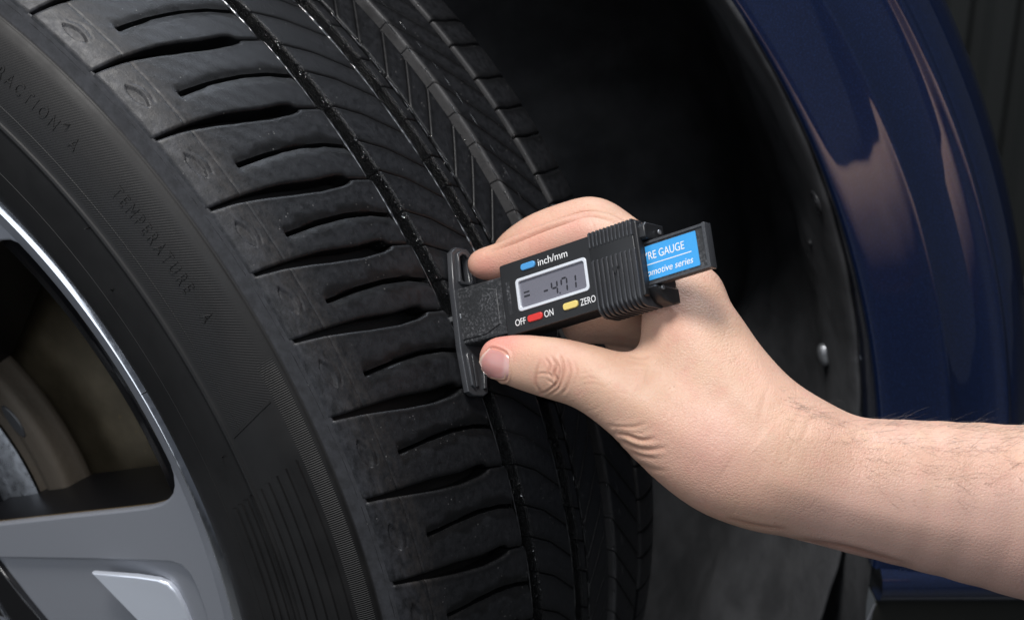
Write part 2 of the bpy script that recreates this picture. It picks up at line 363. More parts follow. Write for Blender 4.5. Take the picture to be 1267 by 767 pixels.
def block(name, x0, x1, lo, hi, sipe=None, sipe_depth=None, nx=26, ns=14, floor=.3208, edge=.6, wetx=0., extra=None, wob=None, soft=2.7, ridge_=0., dusty=0., xextra=None):
    """one tread block: top sheet between two curved lateral cuts lo(x) and hi(x) (degrees), rounded edges, walls down to the groove floor"""
    tx = np.linspace(0, 1, nx); tx = np.unique(np.concatenate([[0, .006, .016, .03], tx, 1 - np.array([1.6, 1.2, .95, .75, .55, .35, .15]) * 1e-3 / (x1 - x0), [.994, 1]]))
    if xextra is not None: tx = np.unique(np.concatenate([tx, np.round((xextra - x0) / (x1 - x0), 5)]))
    X = x0 + (x1 - x0) * tx
    if wob is not None: X = X.copy()
    def side_cols(n):                                   # fractional columns from a cut edge (0) to the far edge (1)
        return np.unique(np.concatenate([[0, .012, .03, .06, .1], np.linspace(.14, .86, n), [.9, .94, .97, .988, 1]]))
    if sipe is None:
        cs = side_cols(ns); cols = [(c, None) for c in cs]
        TH = np.array([[lo(x) + (hi(x) - lo(x)) * c for c in cs] for x in X])
        ds = np.full(TH.shape, 99.)
        de = np.array([[min(c, 1 - c) * (hi(x) - lo(x)) / MM for c in cs] for x in X])
    else:
        ca = side_cols(ns)
        THa = np.array([[lo(x) + (sipe(x) - lo(x)) * c for c in ca] for x in X]); THb = np.array([[sipe(x) + (hi(x) - sipe(x)) * c for c in ca[1:]] for x in X])
        TH = np.concatenate([THa, THb], 1)
        sp_ = np.array([[sipe(x)] for x in X]); ds = np.abs(TH - sp_) / MM
        lo_ = np.array([[lo(x)] for x in X]); hi_ = np.array([[hi(x)] for x in X]); de = np.minimum(TH - lo_, hi_ - TH) / MM
    XX = np.repeat(X[:, None], TH.shape[1], 1)
    dx = np.minimum(XX - x0, x1 - XX) * 1000
    h = -edge * np.clip(1 - de / (edge * 1.6), 0, 1) ** 2 - edge * np.clip(1 - dx / (edge * 1.6), 0, 1) ** 2
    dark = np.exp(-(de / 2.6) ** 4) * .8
    if sipe is not None:
        D = np.array([[sipe_depth(x)] for x in X])
        h = h - D * np.clip(1 - ds / .85, 0, 1) ** .6 - np.minimum(D, .95) * np.exp(-(ds / soft) ** 2)
        wv = 4.6 + 1.3 * np.sin(XX * 310 + TH * .9) + .8 * np.sin(XX * 700 + TH * 2.1)
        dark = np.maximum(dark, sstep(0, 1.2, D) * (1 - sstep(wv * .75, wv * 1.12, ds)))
    if extra is not None: h = h + extra(XX, TH)
    rg_ = np.exp(-(((x1 - XX) * 1000 - .75) / .38) ** 2)
    h = h + ridge_ * rg_
    r = r_top(XX) + h * 1e-3
    if wob is not None: XX = XX + wob(tx)[:, None] * (np.linspace(-.5, .5, TH.shape[1])[None, :])
    V = cyl(XX, TH, r); nu, nv = TH.shape
    # skirt
    ring = [(i, 0) for i in range(nu)] + [(nu - 1, j) for j in range(1, nv)] + [(i, nv - 1) for i in range(nu - 2, -1, -1)] + [(0, j) for j in range(nv - 2, 0, -1)]
    idx = [i * nv + j for i, j in ring]
    fr = np.minimum(floor, np.array([r[i, j] for i, j in ring]) - .002)
    sx = np.array([XX[i, j] for i, j in ring]); st = np.array([TH[i, j] for i, j in ring])
    gx = (sx > (x0 + x1) / 2).astype(float)
    sx2 = sx + np.where(np.array([i for i, j in ring]) == 0, -.0006, 0) + np.where(np.array([i for i, j in ring]) == nu - 1, .0006, 0)
    # two wall rows so that the wall can carry wetness
    rt_ = np.array([r[i, j] for i, j in ring])
    W1 = cyl(sx + (sx2 - sx) * .1, st, rt_ - .0012); W2 = cyl(sx2, st, fr)
    n0 = nu * nv; m_ = len(idx)
    F = grid_faces(nu, nv)
    for k in range(m_):
        a, b = idx[k], idx[(k + 1) % m_]; c, d = n0 + k, n0 + (k + 1) % m_
        F.append((a, c, d, b)); F.append((c, c + m_, d + m_, d))
    me = mesh(name, np.concatenate([V.reshape(-1, 3), W1, W2]), F)
    wallwet = np.full(2 * m_, wetx)
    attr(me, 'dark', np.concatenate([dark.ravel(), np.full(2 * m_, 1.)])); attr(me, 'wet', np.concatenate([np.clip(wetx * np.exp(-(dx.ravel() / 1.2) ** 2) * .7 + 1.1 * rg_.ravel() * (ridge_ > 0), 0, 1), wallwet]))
    attr(me, 'dust', np.concatenate([dusty * np.exp(-(((XX - x0) * 1000) / .9) ** 2).ravel(), np.full(2 * m_, dusty)]))
    auto_smooth(me, 50); me.materials.append(M['tread']); return me

# --- outer shoulder rib: lateral grooves at the angles they have in the photograph
LG = [72.2, 66.3, 60.4, 54.4, 48.3, 42.5, 37.4, 32.4, 26.7, 20.7, 14.5, 8.6, 2.8, -3.0]
gx_ = np.array([-.0985, -.0866, -.072, -.0557, -.042, -.030]); gy_ = np.array([.55, 0., -.76, -1.65, -2.1, -2.9])
def g1(x): return np.interp(x, gx_, gy_)
sx_ = np.array([-.081, -.066, -.052, -.040, -.0305]); sy_ = np.array([-.78, -1.12, -1.6, -2.25, -3.05])
def gs1(x): return np.interp(x, sx_, sy_)
hwx = np.array([-.0985, -.090, -.078, -.070, -.045, -.0412, -.0398, -.03]); hwy = np.array([.6, 1.05, 1.9, 2.5, 2.5, 1.9, .5, .35])
def hw(x): return np.interp(x, hwx, hwy) * MM
def shoulder_block(ta, tb):
    mid = (ta + tb) / 2
    jit = .12 * math.sin(ta * 3.1)
    lo = lambda x: tb + g1(x) + hw(x); hi = lambda x: ta + g1(x) - hw(x)
    sip = lambda x: mid + gs1(x) + jit + (ta - tb - 5.6) * .1
    dep = lambda x: 4.5 * float(sstep(-.0808, -.0775, x)) * (1. if x < -.0306 else .9)
    def extra(X, T):
        # eye-shaped moulded recess near the shoulder and a fine circumferential line
        c = (T - (mid + .45)) / MM; e = (X + .0925) * 1000 + .09 * c
        eye = np.clip(1 - (c / 6.2) ** 2, 0, 1) * 1.9
        h = -.95 * sstep(0, .35, eye - np.abs(e)) * (eye > .1)
        rim = np.abs(np.abs(e - 1.1) - np.clip(1 - (c / 7.5) ** 2, 0, 1) * 2.6)
        h = h - .35 * np.exp(-(rim / .35) ** 2) * (np.abs(c) < 6)
        h = h - .30 * np.exp(-(((X + .0862) * 1000) / .28) ** 2)
        return h + .05 * np.sin(X * 900 + T * 4)
    kink = lambda t: .0014 * sstep(.7, 1, t)
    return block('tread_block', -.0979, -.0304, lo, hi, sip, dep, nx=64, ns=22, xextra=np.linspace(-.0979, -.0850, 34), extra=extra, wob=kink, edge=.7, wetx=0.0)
far_V, far_F, far_mat = [], [], None
def add_block(me):
    return link('tread_block', me, None, tyre, False)
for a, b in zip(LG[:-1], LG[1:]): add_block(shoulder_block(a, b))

# --- inner ribs
HP = 2.8125
ribs = [
    (-.0232, .0026, lambda x: np.interp(x, [-.0235, -.012, .0026], [0, -1.4, -4.0]), .30, .9, 21.4, HP),
    (.0096, .0142, lambda x: np.interp(x, [.0096, .0142], [0, -.5]), .35, 1., 21.0, HP),
    (.0163, .0338, lambda x: (x - .0163) / .0175 * 3.4, .45, .35, 19.0, HP),
    (.0405, .0662, lambda x: (x - .0405) * -230, .55, .22, 20.0, HP),
    (.0690, .0985, lambda x: np.interp(x, [.069, .078, .0985], [.4, 0, -.3]), .95, .0, 21.3, HP)]
rest = []
for x0, x1, g, hwm, wet, ph, pit in ribs:
    n = 128
    for k in range(n):
        c = ph + k * pit; c = (c + 180) % 360 - 180
        jit = .22 * math.sin(k * 2.3 + x0 * 90)
        lo = lambda x, c=c, g=g, jit=jit: c - pit / 2 + g(x) + hwm * MM * .5 + jit; hi = lambda x, c=c, g=g, k=k: c + pit / 2 + g(x) - hwm * MM * .5 + .22 * math.sin((k + 1) * 2.3 + x0 * 90)
        vis = -4 < c < 62
        if vis:
            sipe = dep = None
            if x0 < 0: 
                sipe = None
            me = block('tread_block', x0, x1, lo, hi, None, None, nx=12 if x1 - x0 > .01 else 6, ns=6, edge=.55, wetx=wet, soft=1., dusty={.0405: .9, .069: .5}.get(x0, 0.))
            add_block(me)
        elif k % 1 == 0: rest.append((x0, x1, lo, hi))
# the rest of the way round (not in view): one joined part
V, F = [], []
uni = [(-.0979, -.0304, (lambda x, t=t: t + g1(x) + .9 * MM), (lambda x, t=t: t + 5.588 + g1(x) - .9 * MM)) for t in np.arange(72.2, 356.9, 5.588)]
for x0, x1, lo, hi in rest + uni:
    o0 = len(V)
    for x in np.linspace(x0, x1, 5):
        for t in (0, .5, 1):
            V.append(cyl(np.array(x), lo(x) + (hi(x) - lo(x)) * t, r_top(x)))
    F += grid_faces(5, 3, off=o0)
    idx = [i * 3 for i in range(5)] + [12 + 1, 12 + 2] + [i * 3 + 2 for i in (3, 2, 1, 0)] + [1]
    o1 = len(V)
    for i in idx:
        q = np.array(V[o0 + i]); rr = math.hypot(q[1], q[2]); s = min(.3222, rr - .003) / rr; V.append(np.array([q[0], q[1] * s, q[2] * s]))
    for k in range(len(idx)): F.append((o0 + idx[k], o1 + k, o1 + (k + 1) % len(idx), o0 + idx[(k + 1) % len(idx)]))
fo = link('tread_pattern_far_side', mesh('tread_pattern_far_side', V, F), M['tread'], tyre, False); fo['kind'] = 'stuff'

# --- raised sidewall lettering, turned onto the ring of the sidewall
sp_dense = dense(side_prof, 6)
sp_r = sp_dense[:, 1]; k_ = np.argmax(sp_r > .3083); sp_x = sp_dense[:k_, 0]; sp_rr = sp_dense[:k_, 1]
def side_x(r): return np.interp(r, sp_rr, sp_x)
def ring_text(name, body, th0, th1, rc, height):
    me = text_mesh(name, body, 1., 1.55, 0, 0.); V = get_v(me)
    w = V[:, 0].max(); h = V[:, 1].max()
    n0 = len(V); th = th0 + (th1 - th0) * V[:, 0] / w; r = rc + (V[:, 1] / h - .5) * height
    top = cyl(side_x(r) - .00034, th, r); bot = cyl(side_x(r) + .0006, th, r)
    F = [tuple(p.vertices) for p in me.polygons]
    ed = {}
    for f in F:
        for a, b in zip(f, f[1:] + f[:1]): ed[(a, b)] = ed.get((a, b), 0) + 1
    F2 = list(F) + [(b, a, a + n0, b + n0) for (a, b) in ed if (b, a) not in ed]
    bpy.data.meshes.remove(me)
    return link(name, mesh(name, np.concatenate([top, bot]), F2), M['side'], tyre, False)
ring_text('raised_lettering', 'TRACTION  A', 61.2, 52.1, .2968, .0042)
ring_text('raised_lettering', 'TEMPERATURE   A', 48.1, 36.9, .2972, .0042)
# concentric moulded ridges on the sidewall panel
def ridge(rc, a0, a1, wdt=.0027, hgt=.0007):
    n = 24; T = np.linspace(a0, a1, n); V = []
    for k, (dr, dh) in enumerate(((-wdt / 2, -.0004), (-wdt / 2.6, hgt), (wdt / 2.6, hgt), (wdt / 2, -.0004))):
        r = np.full(n, rc + dr); V.append(cyl(side_x(r) - dh, T, r))
    V = np.concatenate(V); F = [(k * n + i, k * n + i + 1, (k + 1) * n + i + 1, (k + 1) * n + i) for k in range(3) for i in range(n - 1)]
    return link('sidewall_ridge', mesh('sidewall_ridge', V, F), M['side'], tyre, False)
for k in range(9):
    r = .2665 + k * .0042; ridge(r, 23.0 + (r - .2665) / .034 * 2.6, 4.0 + 1.0 * math.sin(k))
# outline of the smooth moulded panel above the ridges
def line_on_side(pts, wdt=.0007, hgt=.0003, name='moulded_line'):
    V = []
    P = np.array(pts)
    for i, (r, t) in enumerate(P):
        j = min(i + 1, len(P) - 1); k = max(i - 1, 0); d = P[j] - P[k]; d = np.array([d[0], math.radians(d[1]) * r]); d /= np.linalg.norm(d)
        nn = np.array([-d[1], d[0]])
        for s, hh in ((-1, -.0003), (-.4, hgt), (.4, hgt), (1, -.0003)):
            rr = r + nn[0] * wdt * s; tt = t + math.degrees(nn[1] * wdt * s / r); V.append(cyl(np.array(side_x(rr) - hh), tt, rr))
    return link(name, mesh(name, V, grid_faces(len(P), 4)), M['side'], tyre, False)
line_on_side([(.2825 + .019 * t, 28.6 + 1.4 * t) for t in np.linspace(0, 1, 8)])
line_on_side([(.2865 + .0 * t, 60 - 31 * t) for t in np.linspace(0, 1, 40)], .0004, .00018)
line_on_side([(.2600, 66 - 60 * t) for t in np.linspace(0, 1, 60)], .0004, .00012)
# rubber vent spews
def nub(P, d, ln, r, name='vent_spew'):
    P = np.array(P); d = np.array(d) / np.linalg.norm(d); a = np.cross(d, [.3, .2, .9]); a /= np.linalg.norm(a); b = np.cross(d, a); V = []
    N = 6
    for k, (s, q) in enumerate(((-.15, 1.5), (.1, 1.), (.6, .85), (1., .5))):
        bend = a * ln * .18 * s * s
        for i in range(8): t = i * math.pi / 4; V.append(P + d * ln * s + bend + (a * math.cos(t) + b * math.sin(t)) * r * q)
    F = [(k * 8 + i, k * 8 + (i + 1) % 8, k * 8 + 8 + (i + 1) % 8, k * 8 + 8 + i) for k in range(3) for i in range(8)] + [tuple(range(24, 32))]
    return link(name, mesh(name, V, F), M['side'], tyre)
for r, t, dd in ((.2665, 43.0, (-1, -.6, .8)), (.2725, 27.4, (-1, -.9, .7)), (.2405, 34.6, (-.6, .9, -.6)), (.3, 53.6, (-1, .2, .3)), (.2783, 47.6, (-1, -.3, .2))):
    P = cyl(np.array(side_x(r)), t, r); nub(P, dd, .0028, .00028)
# --- water beads left in the wet grooves
bm = bmesh.new(); DV = []; DF = []
ico = bmesh.new(); bmesh.ops.create_icosphere(ico, subdivisions=2, radius=1); iv = np.array([v.co[:] for v in ico.verts]); ifc = [[v.index for v in f.verts] for f in ico.faces]; ico.free()
spots = [(.0096, 0), (-.0235, 0), (.0142, 1), (.0163, 1), (.0405, 2), (.0026, 1), (.069, 2), (-.0304, 1), (.0338, 1)]
for _ in range(480):
    x, kind = spots[min(int(abs(rng.normal(0, 3.2))), len(spots) - 1)]
    t = rng.uniform(0, 60); r = r_top(x) - (abs(rng.normal(0, .0018)) if kind == 0 else abs(rng.normal(0, .0006)))
    s = abs(rng.normal(.00032, .00018)) + .0001
    c = cyl(np.array(x - (.0002 if kind == 0 else 0)), t, r); o0 = len(DV)
    for q in iv: DV.append(c + q * s * np.array([.7, 1, 1]))
    for f in ifc: DF.append([o0 + i for i in f])
dr = link('water_beads', mesh('water_beads', DV, DF), M['water'], tyre); dr['kind'] = 'stuff'

# --- thin glossy tubes added along wet groove edges to catch glint lines, with gaps

WV, WF = [], []
def glint_line(xf, a0, a1, rad, dr):
    n = max(4, int(abs(a1 - a0) * 5)); o0 = len(WV)
    for i, t in enumerate(np.linspace(a0, a1, n)):
        x = xf(t); r = r_top(x) + dr; e = rad * min(1., 4 * min(i, n - 1 - i) / n + .15) * (1 + .3 * math.sin(t * 7))
        for q in range(8):
            w_ = q * math.pi / 4; WV.append(cyl(np.array(x + e * math.cos(w_)), t, r + e * math.sin(w_)))
    for i in range(n - 1):
        for q in range(8): WF.append((o0 + i * 8 + q, o0 + i * 8 + (q + 1) % 8, o0 + i * 8 + 8 + (q + 1) % 8, o0 + i * 8 + 8 + q))
LGa = np.array(LG)
for k in range(1, 13):
    ta, tb = LG[k - 1] - 2.9, LG[k] - 2.9
    glint_line(lambda t: -.03065 + .0014 * ((t - tb) / (ta - tb) - .5), tb + .3, ta - .15, rng.uniform(.00034, .00056) if k in (2, 3, 4, 5, 6) else .0002, -.00022)
t = 62.
while t > 2:
    L = rng.uniform(1.5, 6.5); glint_line(lambda t: .0024, t - L, t, rng.uniform(.00042, .00072) if t > 33 else .00024, -.00015); t -= L + rng.uniform(.1, .5)
t = 60.
while t > 2:
    L = rng.uniform(.6, 2.2); glint_line(lambda t: .0150, t - L, t, rng.uniform(.00018, .00036), -.0002); t -= L + rng.uniform(.3, 1.2)
t = 60.
while t > 2:
    L = rng.uniform(.6, 2.0); glint_line(lambda t: .0403, t - L, t, rng.uniform(.00010, .0002), -.0002); t -= L + rng.uniform(.8, 2.2)
t = 60.
while t > 2:
    L = rng.uniform(.5, 1.2); glint_line(lambda t: .048, t - L, t, rng.uniform(.00008, .00016), .0); t -= L + rng.uniform(.5, 1.6)
wo = link('wet_edge_glints', mesh('wet_edge_glints', WV, WF), M['glint'], tyre); wo['kind'] = 'stuff'

# --- alloy rim
rim = link('rim', lathe('rim', dense([(-.0905, .2325), (-.0945, .2338), (-.0962, .2341), (-.0972, .2337), (-.0984, .2324), (-.0993, .2310), (-.0995, .2304), (-.0991, .2299), (-.0984, .2297)], 4), 360, True), M['bright'], wheel)
rim['label'] = 'bright machined rim lip'
link('rim_face', lathe('rim_face', [(-.0984, .2297), (-.0978, .2296), (-.0977, .2292), (-.0974, .2280), (-.0962, .2250), (-.0946, .2212), (-.0941, .2202), (-.0937, .2196)], 360, True), M['grey'], rim)
link('rim_chamfer', lathe('rim_chamfer', dense([(-.0937, .2196), (-.0930, .2190), (-.0900, .2150), (-.0875, .2095), (-.0860, .2050), (-.0855, .2034)], 4), 360, True), M['black'], rim)
link('rim_edge', lathe('rim_edge', [(-.0855, .2034), (-.0852, .2028), (-.0845, .2025)], 360, True), M['bright'], rim)
link('barrel', lathe('barrel', dense([(-.0845, .2025), (-.070, .2010), (-.045, .1985), (-.02, .1975), (.02, .197), (.06, .205), (.095, .218)], 4), 240, True), M['barrel'], rim)
def pol(r, t): a = math.radians(t); return (-r * 1e-3 * math.cos(a), r * 1e-3 * math.sin(a))
TOX = Matrix(((0, 0, 1, 0), (1, 0, 0, 0), (0, 1, 0, 0), (0, 0, 0, 1)))          # plate's X,Y,Z -> world Y,Z,X
def arc(r, a, b, n): return [(r, a + (b - a) * i / (n - 1)) for i in range(n)]
spoke_out = [(66, 22.0), (100, 22.0), (141, 22.1), (180, 22.1), (196, 22.15), (204, 22.4), (209, 22.8), (213, 23.4), (216, 24.3), (218.2, 25.6), (219.6, 27.4)] \
    + arc(221.5, 27.4, -17, 36) + [(219.6, -17.5), (217, -16.2), (213, -15.2), (206, -14.3), (196, -14), (180, -14), (141, -14), (100, -14), (66, -14)]
pocket = [(78, 10.2), (110, 12.4), (148.4, 13.85), (180, 14.5), (197.8, 14.72), (203, 14.35), (206.2, 13.4), (207.8, 11.8), (209.2, 9), (209.7, 6), (209.7, 0), (208, -4), (204, -6.2), (190, -7.2), (150, -8.3), (112, -9.3), (92, -5.0), (80, 3)]
insert = [(153.5, 12.9), (176, 12.55), (187, 12.15), (191.5, 11.6), (194.5, 10.4), (197.2, 8.2), (199.4, 5.3), (200, 2.), (199, -.5), (196, -1.4), (192, -1.5), (181.5, 2.4)]
def spoke(rot):
    Rm = Matrix.Rotation(math.radians(rot), 4, 'X')
    def plate(name, loops, xf, xb, bev, mat, par, seg=3):
        me = curve_mesh(name, [[pol(*q) for q in L] for L in loops], xb - xf, bev, seg, Rm @ Matrix.Translation(((xf + xb) / 2, 0, 0)) @ TOX)
        auto_smooth(me, 40); return link(name, me, mat, par, False)
    s = plate('spoke', [spoke_out, pocket], -.0938, -.0900, .0011, M['grey'], wheel)
    plate('spoke_side', [spoke_out], -.0899, -.0450, .0012, M['blackside'], s)
    plate('spoke_edge', [[(r + (.45 if r < 205 else -.6), t) if r < 180 or r > 215 else (r + .2, t) for r, t in spoke_out]], -.09025, -.0897, .0, M['gold'], s)
    plate('pocket_floor', [[(r * .997 + .2, 6 + (t - 6) * .985) for r, t in pocket]], -.0913, -.0898, .0003, M['grey'], s)
    ins = plate('polished_insert', [insert], -.0945, -.0915, .0009, M['facet'], s, 4)
    vv = get_v(ins.data); q = np.array(Rm.inverted().to_3x3()) @ vv.T; rr_ = np.hypot(q[1], q[2]); tt_ = np.degrees(np.arctan2(q[2], -q[1]))
    vv[:, 0] += (.190 - rr_) * -.16 + np.clip(rr_ - .190, 0, 1) ** 2 * 9 + (tt_ - 8) * .00010; set_v(ins.data, vv)
    plate('hub_cover', [[(60, 17), (83.7, 9.7), (99, -1), (113, -6.6), (112, -9), (80, -12), (60, -10)]], -.0945, -.0905, .0008, M['black'], s)
    plate('trim_strip', [[(73, 1.9), (74.6, .1), (92.8, -13.2), (91.3, -13.9)]], -.0955, -.0940, .0003, M['bright'], s)
    return s
for k in range(5): spoke(k * 72)
hub = link('hub', lathe('hub', [(-.082, .001), (-.084, .03), (-.086, .050), (-.084, .056), (-.06, .058), (-.03, .06)], 96, True), M['black'], wheel)

# --- brake disc behind the spokes
bd = thing('brake_disc', 'silver brake disc with rusty rim seen through the wheel opening', 'brake disc', Matrix.Translation((-.058, 0, -.106)))
link('backing_plate', lathe('backing_plate', dense([(-.030, .04), (-.030, .10), (-.027, .135), (-.029, .15), (-.022, .175), (-.018, .196)], 4), 120, True), M['barrel'], bd)
link('disc_face', lathe('disc_face', dense([(-.050, .05), (-.060, .056), (-.0625, .062), (-.0630, .080), (-.0620, .0865)], 3), 160, True), M['disc'], bd)
ring = lathe('disc_rim', dense([(-.0605, .0865), (-.0575, .0880), (-.0570, .0900), (-.0597, .0912), (-.0600, .1015), (-.0585, .1048), (-.052, .106), (-.045, .106), (-.045, .06)], 3), 160, True)
link('disc_rim', ring, M['rust'], bd)
for k in range(10):
    t = 8 + k * 36; L = []
    for i in range(20):
        a = i * 2 * math.pi / 20; L.append(pol(95.6 + 3.4 * math.sin(a), t + 5.4 * math.cos(a)))
    me = curve_mesh('oval_slot', [L], .003, .0008, 2, Matrix.Translation((-.0592, 0, 0)) @ TOX); auto_smooth(me); link('oval_slot', me, M['clip'], bd, False)
# ------------------------------------------------------------------ car body round the wheel
PS = math.radians(35.)
CN = np.array([-math.cos(PS), -math.sin(PS), 0.]); CL = np.array([math.sin(PS), -math.cos(PS), 0.])
def carp(l, z, n): return CL * l + np.array([0, 0, 1.]) * z + CN * n
ARC = (.023, .010)
def arch(prof, a0, a1, seg, warp=None):
    P = np.array(prof); V = []
    for a in np.linspace(a0, a1, seg):
        c, s = math.cos(math.radians(a)), math.sin(math.radians(a))
        for rho, n in P:
            if warp: rho, n = warp(rho, n, a)
            V.append(carp(ARC[0] + rho * c, ARC[1] + rho * s, n))
    return V, grid_faces(seg, len(P), flip=True)
car = thing('car', 'dark blue car bumper with flared wheel arch and black arch liner on the right', 'car', Matrix.Translation(Vector(carp(.43, -.33, .0))))
bp = dense([(.4075, .050), (.4060, .074), (.4055, .0850), (.4058, .0880), (.4072, .0896), (.4105, .0905), (.4180, .0914), (.4280, .0928), (.4345, .0941), (.4375, .0950), (.4390, .0949), (.4405, .0940),
            (.4440, .0925), (.4500, .0912), (.4560, .0910), (.4610, .0920), (.4645, .0938), (.4662, .0944), (.4675, .0936), (.4682, .0918), (.4690, .0905), (.4705, .0902), (.4735, .0885), (.4790, .0835),
            (.4845, .0750), (.4890, .0620), (.4915, .0450), (.4925, .0100), (.4920, -.05)], 4)
def bw(rho, n, a):
    k = (rho - .4055) / .087
    return rho + .002 * k * math.sin(math.radians(a * 3)), n - .010 * k * max(0, (6 - a) / 30) - .16 * (rho * math.sin(math.radians(a)) - .10)
V, F = arch(bp, -4.6, 100, 150, bw)
V = np.array(V); V[:, 2] = np.maximum(V[:, 2], -.0215)
bumper = link('bumper', mesh('bumper', V, F), M['paint'], car); auto_smooth(bumper.data, 60)
# rolled lower edge and the glossy black spoiler under it
def sweep(path, prof):
    """profile points (n, z) swept along car-length positions (l, n offset, z offset)"""
    V = []
    for l, n0, z0 in path:
        for n, z in prof: V.append(carp(l, z0 + z, n0 + n))
    return V, grid_faces(len(path), len(prof), flip=True)
pth = [(l, .112 - 1.0 * max(0, l - .5) ** 1.5, -.0310 - .05 * (l - .43)) for l in np.linspace(.4305, .62, 24)]
V, F = sweep(pth, [(-.08, .011), (-.006, .0112), (.000, .0098), (.0045, .0065), (.0062, .002), (.0058, -.002), (.0035, -.006), (-.001, -.0085), (-.08, -.0088)])
link('lower_bumper_edge', mesh('lower_bumper_edge', V, F), M['paint'], car)
V, F = sweep([(l + .0, n - .003, z) for l, n, z in pth], [(-.08, -.0098), (.000, -.0098), (.001, -.011), (-.004, -.03), (-.010, -.06), (-.012, -.10), (-.03, -.11)])
link('spoiler', mesh('spoiler', V, F), M['spoiler'], car)
V, F = sweep([(.4285 - .0, .080, -.0565), (.4262, .077, -.068), (.4225, .072, -.090)], [(-.001, .0), (.0008, .0007), (.0024, .0), (.0008, -.0007)])
V = [carp(.4290 - .012 * t + d, -.0400 - .055 * t, .114 - .006 * t + e) for t in np.linspace(0, 1, 8) for d, e in ((-.0007, 0), (0, .0007), (.0007, 0), (0, -.0007))]
link('spoiler_edge', mesh('spoiler_edge', V, grid_faces(8, 4)), M['grey'], car)
V = [carp(.4300 + .002 * math.sin(z * 40), z, n) for z in np.linspace(-.335, -.020, 12) for n in (.104, .06, .0, -.1, -.26)]
link('bumper_return', mesh('bumper_return', V, grid_faces(12, 5)), M['liner'], car)
# liner
lp = dense([(.4068, .064), (.4052, .0668), (.4036, .0660), (.4024, .0615), (.4018, .054), (.4012, .044), (.4006, .03), (.400, .0), (.401, -.05), (.402, -.12), (.398, -.20), (.385, -.235), (.35, -.25), (.25, -.26), (.12, -.262), (.02, -.262)], 3)
def lw(rho, n, a):
    k = float(sstep(.05, .0, n))
    wv = .0016 * math.sin(a * .31 + n * 60) + .0010 * math.sin(a * .83 - n * 95) + .0007 * math.sin(a * 2.1 + n * 210)
    b = .035 * math.exp(-((a + 6) / 9) ** 2 - ((n + .10) / .045) ** 2) + .016 * math.exp(-((a + 24) / 12) ** 2 - ((n + .03) / .05) ** 2)
    return rho + wv * k - b, n + .0008 * math.sin(a * 1.3)
V, F = arch(lp, -48, 190, 230, lw)
liner = link('arch_liner', mesh('arch_liner', V, [f[::-1] for f in F]), M['liner'], car)
liner['label'] = 'dark felt-like wheel arch liner'
lbv = BVHTree.FromPolygons([Vector(v) for v in V], F)
def on_liner(u, v):
    d = at(u, v, 1.) - CAM; h = lbv.ray_cast(Vector(CAM), Vector(d / np.linalg.norm(d)))
    nrm = np.array(h[1]); nrm = nrm if nrm @ d < 0 else -nrm
    return np.array(h[0]), nrm
def clip(u, v, prof, mat, scale=(1, 1)):
    P, nrm = on_liner(u, v); a = np.cross(nrm, [0, 0, 1.]); a /= np.linalg.norm(a); b = np.cross(nrm, a); V = []
    N = 24
    for r, h in prof:
        for i in range(N): t = i * 2 * math.pi / N; V.append(P + nrm * h + a * r * math.cos(t) * scale[0] + b * r * math.sin(t) * scale[1])
    F = [(k * N + i, k * N + (i + 1) % N, k * N + N + (i + 1) % N, k * N + N + i) for k in range(len(prof) - 1) for i in range(N)] + [tuple(range((len(prof) - 1) * N, len(prof) * N))]
    me = mesh('liner_clip', V, F); auto_smooth(me, 40); return link('liner_clip', me, mat, liner, False)
clip(1011, 250, [(.0062, -.002), (.0062, .0006), (.0055, .0012), (.0048, .0011), (.0042, .0004), (.0030, .0004), (.0026, .0012), (.0010, .0013)], M['clip'])
clip(1022, 438, [(.0052, -.002), (.0050, .0022), (.0040, .0034), (.0025, .0040), (.0010, .0041)], M['metal'], (.9, 1.25))
clip(1003, 300, [(.0018, -.001), (.0016, .0010), (.0006, .0013)], M['clip'])

# ------------------------------------------------------------------ tread depth gauge
GO = np.array([-.022049607, -.290768728, .155965533]); GU = np.array([0., -.881231865, .472684249]); GV = np.array([.469471563, .41735542, .778081554]); GW = np.array([-.882947593, .221911813, .413713301])
GM = Matrix([[GU[i], GV[i], GW[i], GO[i]] for i in range(3)] + [[0, 0, 0, 1]])
gauge = thing('tread_depth_gauge', 'black digital tyre tread gauge with display reading -4.71, held against the tread', 'tyre gauge', GM)
def gp(name, me, mat, par=None, smooth=True):
    o = link(name, me, mat, par or gauge, False, keep=False)
    if smooth: auto_smooth(me, 38)
    return o
def gplate(name, loops, w0, w1, bev, mat, par=None, seg=3):
    """outline in (u, v) mm, thickness along w"""
    me = curve_mesh(name, [[(a * 1e-3, b * 1e-3) for a, b in L] for L in loops], (w1 - w0) * 1e-3, bev * 1e-3, seg, Matrix.Translation((0, 0, (w0 + w1) / 2 * 1e-3)))
    return gp(name, me, mat, par)
def rrect(u0, u1, v0, v1, r, n=5):
    L = []
    for cx, cy, a0 in ((u1 - r, v1 - r, 0), (u0 + r, v1 - r, 90), (u0 + r, v0 + r, 180), (u1 - r, v0 + r, 270)):
        for i in range(n): a = math.radians(a0 + 90 * i / (n - 1)); L.append((cx + r * math.cos(a), cy + r * math.sin(a)))
    return L
SWAP = Matrix(((0, 0, 1, 0), (1, 0, 0, 0), (0, 1, 0, 0), (0, 0, 0, 1)))      # plate X,Y,Z -> gauge v,w,u
